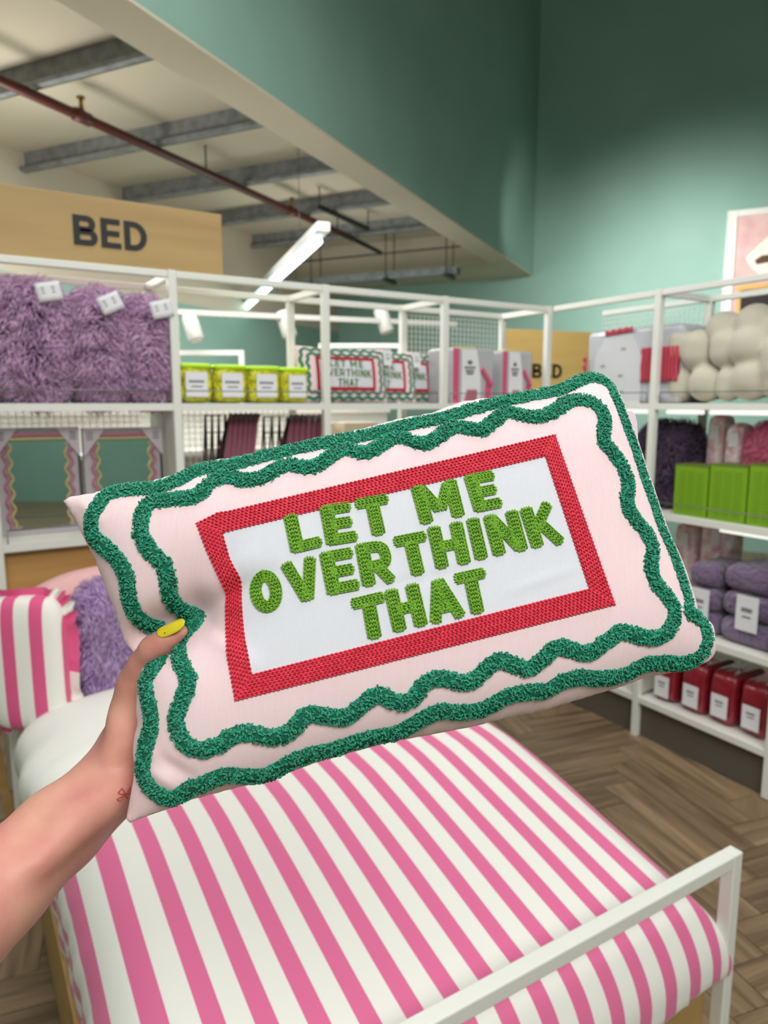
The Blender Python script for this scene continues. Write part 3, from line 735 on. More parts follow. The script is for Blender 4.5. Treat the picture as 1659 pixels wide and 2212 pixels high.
# swing tag behind the right edge
tg = np.array([plane_at(*q) for q in [(1335, 884), (1368, 884), (1377, 892), (1381, 910), (1386, 1000), (1335, 1000)]])
mb = MB(); n = len(tg); mb.add([(x, y, -0.004) for x, y in tg] + [(x, y, -0.0046) for x, y in tg], [tuple(range(n))[::-1], tuple(range(n, 2 * n))] + [(i, (i + 1) % n, (i + 1) % n + n, i + n) for i in range(n)])
tgo = mb.build('swing_tag', mat('lilac_card', (206, 186, 200), 0.6), root); tgo['label'] = 'pale lilac card swing tag'
mb = MB()
T3 = lambda u, v: (*plane_at(u, v), -0.0037)
mb.tube([T3(*q) for q in [(1357, 903), (1360, 894), (1362, 894), (1365, 903), (1361, 905), (1361, 909)]], 0.0003, 4)
for a, b in (((1359, 911), (1365, 911)), ((1360, 917), (1364, 917)), ((1361, 923), (1369, 923)), ((1362, 929), (1370, 929))):
    mb.tube([T3(*a), T3(*b)], 0.0004, 4)
mb.build('print', mat('plum_print', (96, 74, 90), 0.7), tgo)

# ================================================================== ARM AND HAND
def surface_nets(F, lo, res):
    ins = F < 0; nx, ny, nz = F.shape
    acc = np.zeros((nx - 1, ny - 1, nz - 1, 3)); cnt = np.zeros((nx - 1, ny - 1, nz - 1))
    cs = [(i, j, k) for i in (0, 1) for j in (0, 1) for k in (0, 1)]
    sl = lambda c, A: A[c[0]:nx - 1 + c[0], c[1]:ny - 1 + c[1], c[2]:nz - 1 + c[2]]
    for a in range(8):
        for b in range(a + 1, 8):
            d = np.abs(np.array(cs[a]) - np.array(cs[b]))
            if d.sum() != 1: continue
            fa, fb = sl(cs[a], F), sl(cs[b], F); x = (fa < 0) != (fb < 0)
            t = np.where(x, fa / np.where(x, fa - fb, 1), 0)
            for k in range(3): acc[..., k] += np.where(x, cs[a][k] + t * (cs[b][k] - cs[a][k]), 0)
            cnt += x
    m = cnt > 0; idx = -np.ones(m.shape, int); idx[m] = np.arange(m.sum())
    I = np.argwhere(m); V = lo + (I + acc[m] / cnt[m][:, None]) * res
    faces = []
    for ax in range(3):
        u, v = (ax + 1) % 3, (ax + 2) % 3
        A = np.take(ins, range(0, F.shape[ax] - 1), ax); B = np.take(ins, range(1, F.shape[ax]), ax)
        E = np.argwhere(A != B); fl = A[tuple(E.T)]
        ok = (E[:, u] > 0) & (E[:, v] > 0) & (E[:, u] < F.shape[u] - 1) & (E[:, v] < F.shape[v] - 1)
        E = E[ok]; fl = fl[ok]
        q = []
        for du, dv in ((-1, -1), (0, -1), (0, 0), (-1, 0)):
            e = E.copy(); e[:, u] += du; e[:, v] += dv; q.append(idx[tuple(e.T)])
        q = np.stack(q, 1); q[~fl] = q[~fl][:, ::-1]; faces.append(q)
    return V, np.concatenate(faces)
def blob(bones, res, k, pad=0.02):
    """bones: (a, b, ra, rb); smooth union of tapered capsules"""
    P = np.array([x for b in bones for x in (b[0], b[1])]); R = max(max(b[2], b[3]) for b in bones)
    lo = P.min(0) - R - pad; hi = P.max(0) + R + pad; n = np.ceil((hi - lo) / res).astype(int) + 1
    X = np.stack(np.meshgrid(*[lo[i] + np.arange(n[i]) * res for i in range(3)], indexing='ij'), -1).astype(np.float32)
    S = np.zeros(X.shape[:3], np.float32)
    for a, b, ra, rb in bones:
        a = np.array(a, np.float32); d = np.array(b, np.float32) - a; L2 = max(float(d @ d), 1e-12)
        t = np.clip(((X - a) @ d) / L2, 0, 1); D = np.linalg.norm(X - a - t[..., None] * d, axis=-1) - (ra + (rb - ra) * t)
        S += np.exp(-np.clip(D / k, -30, 30))
    F = -k * np.log(S + 1e-20)
    return surface_nets(F, lo, res)
def blob_mesh(name, bones, res, k, m, parent=None, smooth_it=2):
    V, Q = blob(bones, res, k)
    me = bpy.data.meshes.new(name); me.from_pydata(V.tolist(), [], Q.tolist()); me.update()
    bm = bmesh.new(); bm.from_mesh(me)
    for _ in range(smooth_it): bmesh.ops.smooth_vert(bm, verts=bm.verts, factor=0.5, use_axis_x=True, use_axis_y=True, use_axis_z=True)
    bmesh.ops.recalc_face_normals(bm, faces=bm.faces)
    bm.to_mesh(me); bm.free(); me.polygons.foreach_set('use_smooth', [True] * len(me.polygons)); me.materials.append(m)
    return link(name, me, parent)
def skin_mat():
    m = mat('skin', (226, 172, 156), 0.5, sss=0.12, spec=0.35)
    n = m.node_tree.nodes; L = m.node_tree.links; b = n['Principled BSDF']; tc = [x for x in n if x.type == 'TEX_COORD'][0]
    a = n.new('ShaderNodeTexNoise'); a.inputs['Scale'].default_value = 22; a.inputs['Detail'].default_value = 4; L.new(tc.outputs['Object'], a.inputs['Vector'])
    r = n.new('ShaderNodeValToRGB'); r.color_ramp.elements[0].position = 0.3; r.color_ramp.elements[1].position = 0.7
    r.color_ramp.elements[0].color = (*lin((214, 158, 138)), 1); r.color_ramp.elements[1].color = (*lin((196, 122, 116)), 1)
    L.new(a.outputs['Fac'], r.inputs['Fac']); L.new(r.outputs['Color'], b.inputs['Base Color'])
    v = n.new('ShaderNodeTexVoronoi'); v.inputs['Scale'].default_value = 700; L.new(tc.outputs['Object'], v.inputs['Vector'])
    bp = n.new('ShaderNodeBump'); bp.inputs['Strength'].default_value = 0.12; bp.inputs['Distance'].default_value = 0.0006
    L.new(v.outputs['Distance'], bp.inputs['Height']); L.new(bp.outputs['Normal'], b.inputs['Normal'])
    return m
SKIN = skin_mat()
J = lambda u, v, d: atd(u, v, d)
chain = lambda L: [(J(*L[i][:3]), J(*L[i + 1][:3]), L[i][3], L[i + 1][3]) for i in range(len(L) - 1)]
bones = chain([(-420, 2330, .36, .046), (-200, 2105, .42, .040), (0, 1914, .47, .0315), (125, 1792, .505, .0285), (228, 1696, .533, .0235), (262, 1655, .541, .0225)])
bones += chain([(-420, 2330, .39, .044), (-200, 2112, .45, .036), (0, 1925, .495, .029), (140, 1800, .525, .025), (262, 1690, .548, .021)])
bones += chain([(262, 1655, .541, .0215), (288, 1590, .545, .0165), (291, 1530, .541, .0155), (293, 1478, .535, .0120), (309, 1437, .526, .0096), (332, 1402, .516, .0086), (360, 1383, .511, .0066), (392, 1362, .508, .0052)])
for kn, f1, f2, f3, r in (((385, 1468, .566), (452, 1440, .578), (505, 1425, .580), (545, 1420, .576), .0120), ((402, 1515, .568), (478, 1500, .582), (540, 1492, .586), (585, 1490, .582), .0122),
                          ((400, 1562, .567), (472, 1555, .580), (530, 1552, .583), (570, 1552, .579), .0116), ((386, 1606, .563), (445, 1608, .573), (490, 1608, .575), (522, 1608, .572), .0104)):
    bones += [(J(285, 1610, .553), J(*kn), .0190, r)] + chain([(*kn, r), (*f1, r * .82), (*f2, r * .72), (*f3, r * .6)])
person = thing('person', 'bare forearm and hand of a person gripping the held cushion, yellow thumbnail', 'person', tuple(J(262, 1690, .545)))
pl_ = np.array(person.location); shiftb = lambda L: [(a - pl_, b - pl_, c, d) for a, b, c, d in L]
V0, Q0 = blob(shiftb(bones), 0.005, 0.0040); bv = BVHTree.FromPolygons(V0.tolist(), Q0.tolist())
for line, r, deep in (([(120, 1802), (190, 1745), (268, 1692)], 0.0036, 0.0022), ([(60, 1880), (150, 1800), (235, 1742)], 0.004, 0.0032), ([(255, 1560), (262, 1600), (240, 1640)], 0.006, 0.0045)):
    pts = []
    for u, v in resample(line, 12, False, True):
        ht = bv.ray_cast(Vector(CAM - pl_), Vector(ray(u, v)).normalized())
        if ht[0] is not None: pts.append(np.array(ht[0]) + pl_ + FW * deep)
    bones += [(pts[k], pts[k + 1], r, r) for k in range(len(pts) - 1)]
arm = blob_mesh('arm', shiftb(bones), 0.0030, 0.0036, SKIN, person, 3)
bv = BVHTree.FromPolygons([tuple(v.co) for v in arm.data.vertices], [tuple(p.vertices) for p in arm.data.polygons])
# thumbnail, painted yellow with a red dot
pl_ = np.array(person.location)
ax = J(404, 1343, .508) - J(350, 1368, .512); ax /= np.linalg.norm(ax)
nn = RT * -0.25 + UP * 0.60 - FW * 0.75; nn -= ax * (nn @ ax); nn /= np.linalg.norm(nn); sd = np.cross(nn, ax)
pb = J(366, 1377, .5125); ht = bv.ray_cast(Vector(pb + nn * 0.05 - pl_), Vector(-nn))
pb = np.array(ht[0]) + pl_ + ax * 0.0085
NL, NW, NR = 0.0112, 0.0050, 0.0070
G = np.zeros((25, 13, 3))
for i in range(25):
    s_ = -1 + 2 * i / 24; wv = (1 - abs(s_) ** (4.0 if s_ < 0 else 2.6)) ** 0.5 if abs(s_) < 1 else 0
    for j in range(13):
        x = (-1 + 2 * j / 12) * wv * NW
        G[i, j] = pb + ax * s_ * NL + sd * x + nn * (0.0009 - NR + math.sqrt(NR ** 2 - x * x) - 0.0014 * max(s_, 0) ** 2)
mb = MB().grid(G - pl_); nail = mb.build('thumbnail', mat('yellow_nail_varnish', (222, 204, 40), 0.12, coat=1.0), person, True); nail['label'] = 'glossy yellow thumbnail'
so = nail.modifiers.new('thick', 'SOLIDIFY'); so.thickness = 0.0008; so.offset = -1
dc = (G[7, 3] if True else 0) - pl_ + nn * 0.0003
mb = MB(); mb.soft(dc, (0.0011, 0.0011, 0.0005), 1.0, 10, 6); mb.build('red_dot', mat('red_varnish', (190, 30, 40), 0.2), nail, True)
# bow tattoo on the wrist
mb = MB()
tz = lambda L: [(230 + x / 18.43, 1680 + y / 18.43) for x, y in L]
for path in ([(740, 650), (620, 430), (450, 600), (560, 660), (740, 650)], [(740, 680), (410, 870), (540, 950), (730, 700)], [(740, 650), (860, 500), (940, 370)], [(740, 650), (900, 640), (940, 400)], [(740, 680), (850, 830)]):
    pts = []
    for u, v in resample(tz(path), 1.5, False, False):
        d = Vector(ray(u, v)).normalized(); hit = bv.ray_cast(Vector(CAM - pl_), d)
        if hit[0] is not None: pts.append(np.array(hit[0] + hit[1] * 0.0001))
    if len(pts) > 1: mb.tube(pts, 0.00042, 5)
if mb.v: mb.build('bow_tattoo', mat('red_ink', (178, 72, 76), 0.6), arm)

# ================================================================== BED
BX0, BX1, BY0, BY1 = 0.148, 1.345, 0.80, 2.52
bed = thing('bed', 'ply bed with white metal foot rail under the pink striped duvet', 'bed', (0.73, 1.65, 0))
ox, oy = 0.73, 1.65
PLY = wood('bed_ply', (196, 158, 100), (178, 140, 84), 0, 3)
def bb(name, m, x0, x1, y0, y1, z0, z1, bev=0.003): return MB().box(x0 - ox, x1 - ox, y0 - oy, y1 - oy, z0, z1).build(name, m, bed, bevel=bev)
bb('foot_board', PLY, 0.122, 1.332, 0.812, 0.834, 0.03, 0.31)
bb('side_board', PLY, 0.118, 0.140, 0.835, BY1, 0.03, 0.31)
bb('side_board', PLY, 1.325, 1.347, 0.835, BY1, 0.03, 0.31)
bb('slat_base', PLY, 0.15, 1.325, 0.835, BY1, 0.25, 0.28)
for x in (0.092, 1.332):
    bb('foot_post', WHITE, x, x + 0.03, 0.77, 0.80, 0, 0.563)
    bb('head_post', WHITE, x, x + 0.03, 2.52, 2.55, 0, 0.62)
bb('foot_rail', WHITE, 0.122, 1.332, 0.77, 0.80, 0.533, 0.563)
bb('head_rail', WHITE, 0.122, 1.332, 2.52, 2.55, 0.56, 0.60)
tag(MB().soft((0, 0, 0.062), (0.585, 0.82, 0.062), 0.15, 40, 14, 0.3).build('mattress', mat('blush_sheet', (238, 200, 196), 0.85), None, True, loc=(0.735, 1.67, 0.285)),
    'pale blush mattress under the striped duvet', 'mattress')
# striped duvet
STR = attr_mix('pink_white_stripes', (232, 231, 224), (220, 108, 152), 'arc', 0.85, stripes=(0.077, 0.46, 0.278))
def bend(s, lo, hi, R, depth):
    """arc-length coordinate s -> (position, drop); bends down with radius R past lo / hi"""
    if s < lo: e = lo - s; sg = -1
    elif s > hi: e = s - hi; sg = 1
    else: return s, 0.0
    base = lo if sg < 0 else hi; q = R * math.pi / 2
    if e <= q: a = e / R; return base + sg * R * math.sin(a), R * (1 - math.cos(a))
    return base + sg * R, R + (e - q)
def duvet():
    ns, nt = 190, 130; G = np.zeros((ns, nt, 3)); A = np.zeros((ns, nt))
    S = np.linspace(-0.07, 1.53, ns); T = np.linspace(0.60, 1.98, nt)
    R1, R2 = 0.11, 0.10
    for i, s_ in enumerate(S):
        x, dx = bend(s_, BX0 + R1, BX1 - R1, R1, 0)
        for j, t in enumerate(T):
            y, dy = bend(t, 0.885, 9, R2, 0)
            zt = 0.548 + 0.016 * math.sin((y - 1.3) * 3.0) - 0.115 * max(0, (1.45 - y) / 0.65) ** 1.3
            zt += 0.010 * (1 - ((x - 0.73) / 0.62) ** 2)
            dr = (dx ** 3 + dy ** 3) ** (1 / 3)
            lim = zt - 0.318 - (0.02 * math.sin(s_ * 5) if 0.3 < s_ < 1.2 else 0.0) + (0.03 if 0.3 < s_ else 0)
            side = max(0, dx - 0.03)
            wr = 0.0028 * math.sin(t * 42 + 3 * math.sin(s_ * 9)) * min(1, side * 9) + 0.0022 * math.sin(t * 95 + s_ * 20) * min(1, side * 9)
            wr += 0.0015 * math.sin(t * 13 + s_ * 7) + 0.0012 * math.sin(s_ * 23 - t * 9)
            z = zt - min(dr, lim) + wr * 0.5
            if dx > 0 and dr >= lim: x2 = x + (0.05 if s_ < 0.7 else -0.05) * min(1, (dr - lim) / 0.05)
            else: x2 = x
            y2 = y + (0.035 * min(1, (dr - lim) / 0.06) if dy > 0 and dr >= lim else 0)
            G[i, j] = (x2 - ox - (0.004 + wr if s_ < 0.3 else -wr) * min(1, dx * 12), y2 - oy, z); A[i, j] = s_
    return G, A
G, A = duvet()
dv = thing('striped_duvet', 'pink and white striped duvet spread over the bed, white side folded back', 'duvet', (ox, oy, 0.3))
o = MB().grid(G - np.array([0, 0, 0.3]), A).build('cover', STR, dv, True, attr='arc')
so = o.modifiers.new('thick', 'SOLIDIFY'); so.thickness = 0.02; so.offset = -1
MB().soft((0.0, 0.31, 0.235), (0.648, 0.26, 0.155), 0.42, 64, 30, 0.75, disp=lambda p: 0.012 * math.sin(p[0] * 9 + p[1] * 5) + 0.01 * math.sin(p[1] * 11 - p[0] * 4)).build(
    'folded_white_end', mat('white_duvet_back', (240, 240, 234), 0.85, bump=(9, 0.25, 0.02)), dv, True)

# ------------------------------------------------------------------ fur
def fur(name, m, parent, S, n_clump, per, length, width, flow, spread=0.021, curl=0.36):
    """S(n)->points, normals"""
    C, N = S(n_clump)
    fl = np.array(flow, float)[None] + rng.normal(size=(n_clump, 3)) * curl
    fl -= N * (fl * N).sum(1, keepdims=True) * 0.8
    tip = C + N * length * rng.uniform(0.35, 0.6, (n_clump, 1)) + fl * length * 0.8
    k = np.repeat(np.arange(n_clump), per); M = len(k)
    jt = rng.normal(size=(M, 3)) * spread; jt -= N[k] * (jt * N[k]).sum(1, keepdims=True)
    p0 = C[k] + jt - N[k] * 0.006
    p2 = tip[k] + jt * 0.45 + rng.normal(size=(M, 3)) * length * 0.10
    p1 = (p0 + p2) / 2 + N[k] * length * rng.uniform(0.1, 0.3, (M, 1)) + rng.normal(size=(M, 3)) * length * 0.05
    t = p2 - p0; t /= np.linalg.norm(t, axis=1, keepdims=True)
    a = np.cross(t, rng.normal(size=(M, 3))); a /= np.linalg.norm(a, axis=1, keepdims=True); b = np.cross(t, a)
    vs = []
    for p, r in ((p0, width), (p1, width * 0.85)):
        for j in range(3):
            th = 2 * math.pi * j / 3; vs.append(p + (a * math.cos(th) + b * math.sin(th)) * r)
    vs.append(p2); V = np.stack(vs, 1)
    F = [(0, 1, 4, 3), (1, 2, 5, 4), (2, 0, 3, 5), (3, 4, 6), (4, 5, 6), (5, 3, 6)]
    flat = np.concatenate([np.array(f) for f in F]); ls = np.array([len(f) for f in F])
    me = bpy.data.meshes.new(name); me.vertices.add(M * 7); me.vertices.foreach_set('co', V.reshape(-1).astype(np.float32))
    LI = (flat[None] + (np.arange(M) * 7)[:, None]).reshape(-1); LT = np.tile(ls, M)
    me.loops.add(len(LI)); me.loops.foreach_set('vertex_index', LI.astype(np.int32))
    me.polygons.add(len(LT)); me.polygons.foreach_set('loop_start', np.concatenate([[0], np.cumsum(LT)[:-1]]).astype(np.int32))
    me.update(calc_edges=True); me.validate()
    at = me.attributes.new('rnd', 'FLOAT', 'POINT')
    rc = np.clip(rng.uniform(0, 1, n_clump)[k] * 0.6 + rng.uniform(0, 0.4, M), 0, 1)
    at.data.foreach_set('value', np.repeat(rc, 7).astype(np.float32))
    me.polygons.foreach_set('use_smooth', [True] * len(me.polygons)); me.materials.append(m)
    o = link(name, me, parent); o['kind'] = 'stuff'
    return o
def ell(c, h, e=0.6):
    c = np.array(c, float); h = np.array(h, float)
    def S(n):
        ar = np.array([h[1] * h[2], h[0] * h[2], h[0] * h[1]]); fc = rng.choice(3, n, p=ar / ar.sum())
        p = rng.uniform(-1, 1, (n, 3)); p[np.arange(n), fc] = rng.choice([-1.0, 1.0], n)
        s_ = (np.abs(p) ** (2 / e)).sum(1) ** (e / 2); p /= s_[:, None]
        q = c + p * h; nr = np.sign(p) * np.abs(p) ** (2 / e - 1) / h; nr /= np.linalg.norm(nr, axis=1, keepdims=True)
        return q, nr
    return S
LILAC = attr_mix('lilac_fur', (164, 124, 190), (234, 200, 244), 'rnd', 0.75, sheen=0.4)
MAUVE = attr_mix('mauve_fur', (172, 122, 172), (250, 210, 246), 'rnd', 0.75, sheen=0.4)
def fluffy(name, label, loc, rotz, h, furm, basec, length, ncl, per, group=None, tagpos=None, tagrot=0.0, wd=0.0017):
    t = thing(name, label, 'cushion', loc, rotz, group)
    MB().soft((0, 0, h[2]), (h[0] * 0.92, h[1] * 0.92, h[2] * 0.95), 0.6, 28, 16).build('cover', mat('fur_base_%d_%d_%d' % basec, basec, 0.95), t, True)
    fur('fur', furm, t, ell((0, 0, h[2]), (h[0] * 0.92, h[1] * 0.92, h[2] * 0.94)), ncl, per, length, wd, (0, 0, -0.75))
    if tagpos:
        c = np.array(tagpos); cr, sr = math.cos(tagrot), math.sin(tagrot)
        f = lambda x, z: (c[0] + x * cr - z * sr, c[1] - 0.006 * math.cos(x * 30), c[2] + x * sr + z * cr)
        G = np.array([[f(-0.038 + 0.076 * i / 6, -0.03 + 0.06 * j / 4) for j in range(5)] for i in range(7)])
        o = MB().grid(G).build('care_label', CARD, t, True); so = o.modifiers.new('thick', 'SOLIDIFY'); so.thickness = 0.0012
        mb = MB()
        for z in (0.012, 0.004, -0.005):
            mb.add([f(-0.022, z), f(0.02, z), f(0.02, z + 0.003), f(-0.022, z + 0.003)], [(0, 1, 2, 3)])
        mb.v = [(x, y - 0.002, z) for x, y, z in mb.v]
        mb.build('print', PRINT, o)
    return t
# pillows at the head of the bed
tag(MB().soft((0, 0, 0.2), (0.40, 0.085, 0.215), 0.7, 40, 24, 0.75, disp=lambda p: 0.02 * math.sin(p[0] * 7) * math.cos(p[2] * 5)).build('pillow', mat('pink_pillowcase', (236, 186, 184), 0.85, bump=(7, 0.3, 0.02)), None, True, loc=(0.50, 2.435, 0.555)),
    'plain blush pillow standing behind the striped and lilac cushions', 'pillow')
fluffy('fluffy_cushion', 'lilac shaggy cushion on the bed beside the striped cushion', (0.43, 2.25, 0.50), 0.1, (0.17, 0.085, 0.235), LILAC, (156, 118, 178), 0.05, 620, 18)
# striped frilled cushion
t = thing('striped_cushion', 'pink and white striped cushion with a frilled edge on the bed', 'cushion', (0.150, 2.20, 0.575), -0.48)
SC = attr_mix('cushion_stripes', (240, 238, 230), (226, 92, 142), 'arc', 0.85, stripes=(0.076, 0.46, -0.045))
mb = MB().soft((0, 0, 0.19), (0.112, 0.065, 0.195), 0.6, 48, 30, 0.42); mb.att = [v[0] for v in mb.v]; mb.build('cover', SC, t, True, attr='arc')
G = np.zeros((121, 6, 3)); A = np.zeros((121, 6))
for i in range(121):
    a = 2 * math.pi * i / 120; c, s_ = math.cos(a), math.sin(a); q = lambda x: math.copysign(abs(x) ** 0.36, x)
    for j in range(6):
        r = j / 5; G[i, j] = (q(c) * (0.106 + 0.035 * r), -0.004 + 0.014 * math.sin(a * 26) * r, 0.19 + q(s_) * (0.185 + 0.03 * r)); A[i, j] = -0.03 if math.sin(a * 9) > -0.4 else 0.01
MB().grid(G, A).build('frill', SC, t, True, attr='arc')
# wooden trestle beside the bed head
t = thing('wooden_trestle', 'pale wooden trestle leg standing on the floor left of the bed', 'trestle', (0.05, 2.72, 0))
for (a, b) in (((-0.075, -0.04, 0), (-0.045, -0.03, 0.52)), ((0.035, 0.02, 0), (-0.015, -0.02, 0.52))): MB().beam(a, b, 0.03, 0.045, (0, 1, 0)).build('leg', PLY, t)
MB().box(-0.10, 0.04, -0.05, 0.02, 0.52, 0.545).build('top_bar', PLY, t)

# ================================================================== GOODS ON THE LEFT SHELVES
LX = lambda u, off, v=870: ony(u, v, YF + off)[0]
LZ = lambda u, v, off: ony(u, v, YF + off)[2]
MAU = [('frontmost', 74, 0.126, 0.205, (105, 630), 0.20), ('middle', 224, 0.082, 0.198, (238, 655), 0.45), ('rightmost', 327, 0.066, 0.188, (349, 668), 0.25)]
lbl = ['largest mauve shaggy cushion on the top shelf, at the left picture edge', 'mauve shaggy cushion in the middle of its row of three', 'mauve shaggy cushion on the top shelf, beside the yellow packs']
for (nm, u, hx, hz, tp, tr), lb in zip(MAU, lbl):
    x = LX(u, 0.10); c = ony(tp[0], tp[1], YF + 0.0)
    fluffy('fluffy_cushion', lb, (x, YF + 0.165, ST), 0, (hx, 0.135, hz), MAUVE, (104, 68, 108), 0.062, 620, 17, 'mauve shaggy cushions on the top shelf', (c[0] - x, -0.165, c[2] - ST), tr, 0.0021)

def label_card(t, x0, x1, z0, z1, y, lines=((0.62, 0.7, 0.10), (0.42, 0.5, 0.05)), name='paper_label'):
    o = MB().box(x0, x1, y - 0.0015, y, z0, z1).build(name, CARD, t)
    mb = MB(); w_, h_ = x1 - x0, z1 - z0
    for zc, wf, hf in lines:
        cx = (x0 + x1) / 2; cz = z0 + h_ * zc; n = 5 if hf > 0.07 else 1
        for i in range(n):
            a = cx - w_ * wf / 2 + w_ * wf * i / n; mb.box(a, a + w_ * wf / n * (0.8 if n > 1 else 1), y - 0.002, y - 0.0014, cz - h_ * hf / 2, cz + h_ * hf / 2)
    mb.build('print', PRINT, o)
    return o
YEL = mat('yellow_plastic', (226, 226, 18), 0.22, coat=0.4, noise=(22, (196, 188, 10), 3), bump=(40, 1.0, 0.05), spec=0.6)
YELT = mat('lime_seam', (190, 240, 30), 0.35)
ue = [387, 466, 541, 613, 674]
ylab = ['yellow pack with white label, leftmost, next to the mauve cushions', 'second yellow pack from the mauve cushions', 'third yellow pack from the mauve cushions', 'yellow pack overlapping the first slogan cushion on the shelf']
for i in range(4):
    x0, x1 = LX(ue[i], 0.06), LX(ue[i + 1], 0.06); wd = x1 - x0; ht = LZ((ue[i] + ue[i + 1]) / 2, 786 + 3 * i, 0.06) - ST
    t = thing('yellow_pack', ylab[i], 'pack', ((x0 + x1) / 2, YF + 0.06, ST), 0, 'yellow packs on the top shelf')
    MB().soft((0, 0.10, ht / 2), (wd / 2 - 0.0015, 0.095, ht / 2), 0.4, 32, 20, 0.35, disp=lambda p: 0.03 * math.sin(9 * p[0] + 7 * p[2] + i) * math.cos(8 * p[2])).build('bag', YEL, t, True)
    MB().soft((0, 0.05, ht - 0.006), (wd / 2 - 0.002, 0.045, 0.010), 0.4, 20, 8).build('top_seam', YELT, t, True)
    label_card(t, -wd * 0.30, wd * 0.30, ht * 0.16, ht * 0.80, 0.0015)
# slogan cushions on the shelf
inn = [np.array(fi[0][0]), np.array(fi[0][-1]), np.array(fi[2][-1])]
Minv = np.linalg.inv(np.stack([inn[1] - inn[0], inn[2] - inn[0]], 1))
W2, H2 = 0.43, 0.235
def wavy(hw, hh, amp, nx, ny, r):
    pts = []
    for a, b, n, nr in (((-hw + r, hh), (hw - r, hh), nx, (0, 1)), ((hw, hh - r), (hw, -hh + r), ny, (1, 0)), ((hw - r, -hh), (-hw + r, -hh), nx, (0, -1)), ((-hw, -hh + r), (-hw, hh - r), ny, (-1, 0))):
        for i in range(n * 8 + 1):
            f = i / (n * 8); w_ = amp * math.sin(2 * math.pi * n * f)
            pts.append((a[0] + (b[0] - a[0]) * f + nr[0] * w_, a[1] + (b[1] - a[1]) * f + nr[1] * w_))
    return np.array(pts)
def edge(a, b, n=20): return [(a[0] + (b[0] - a[0]) * i / n, a[1] + (b[1] - a[1]) * i / n) for i in range(n)]
hw, hh = W2 / 2, H2 / 2
rc = edge((-hw, hh), (0, hh - 0.008)) + edge((0, hh - 0.008), (hw, hh)) + edge((hw, hh), (hw - 0.008, 0)) + edge((hw - 0.008, 0), (hw, -hh)) + edge((hw, -hh), (0, -hh + 0.008)) + edge((0, -hh + 0.008), (-hw, -hh)) + edge((-hw, -hh), (-hw + 0.008, 0)) + edge((-hw + 0.008, 0), (-hw, hh))
s2 = Surface(rc, 0.042, res=0.005)
fw2, fh2, ft = 0.140, 0.070, 0.014
qd = lambda a, b: [edge((-a, b), (a, b)) + [(a, b)], edge((a, b), (a, -b)) + [(a, -b)], edge((a, -b), (-a, -b)) + [(-a, -b)], edge((-a, -b), (-a, b)) + [(-a, b)]]
def nrmq(q):
    out = []
    for p in q:
        s_ = Minv @ (np.array(p) - inn[0]); out.append((-fw2 + ft + s_[0] * 2 * (fw2 - ft), fh2 - ft - s_[1] * 2 * (fh2 - ft)))
    return out
let2 = [(ch, nrmq(q)) for ch, q in letters]
proto = None
slab = ['slogan cushion on the shelf with its whole front showing, beside the yellow packs', 'slogan cushion on the shelf, second of three, half hidden', 'slogan cushion on the shelf, rearmost of three, nearest the bedding packs']
for i, (ur, off) in enumerate(((832, 0.11), (896, 0.20), (946, 0.285))):
    xr = LX(ur, off)
    loc = (xr - hw - 0.004 * i, YF + off, ST + hh + 0.001)
    if proto is None:
        t = thing('slogan_cushion', slab[0], 'cushion', loc, 0, 'slogan cushions on the shelf')
        t.rotation_euler = (math.radians(82), 0, 0)
        cushion(t, s2, (0, 40, 80, 120), wavy(hw - 0.017, hh - 0.017, 0.004, 8, 4, 0.01), wavy(hw - 0.042, hh - 0.038, 0.004, 7, 4, 0.01), qd(fw2, fh2), qd(fw2 - ft, fh2 - ft), let2, 0.0075, 0, 0.002, None, bandw=0.0062)
        tg_ = MB().box(hw - 0.02, hw + 0.022, hh - 0.075, hh - 0.005, 0.028, 0.0295).build('swing_tag', CARD, t)
        mb = MB()
        for zz in (hh - 0.03, hh - 0.042, hh - 0.05): mb.box(hw - 0.008, hw + 0.012, zz, zz + 0.003, 0.0295, 0.030)
        mb.build('print', PRINT, tg_)
        proto = t
    else:
        t = copy_tree(proto); t['label'] = slab[i]; t.location = loc; t['group'] = 'slogan cushions on the shelf'
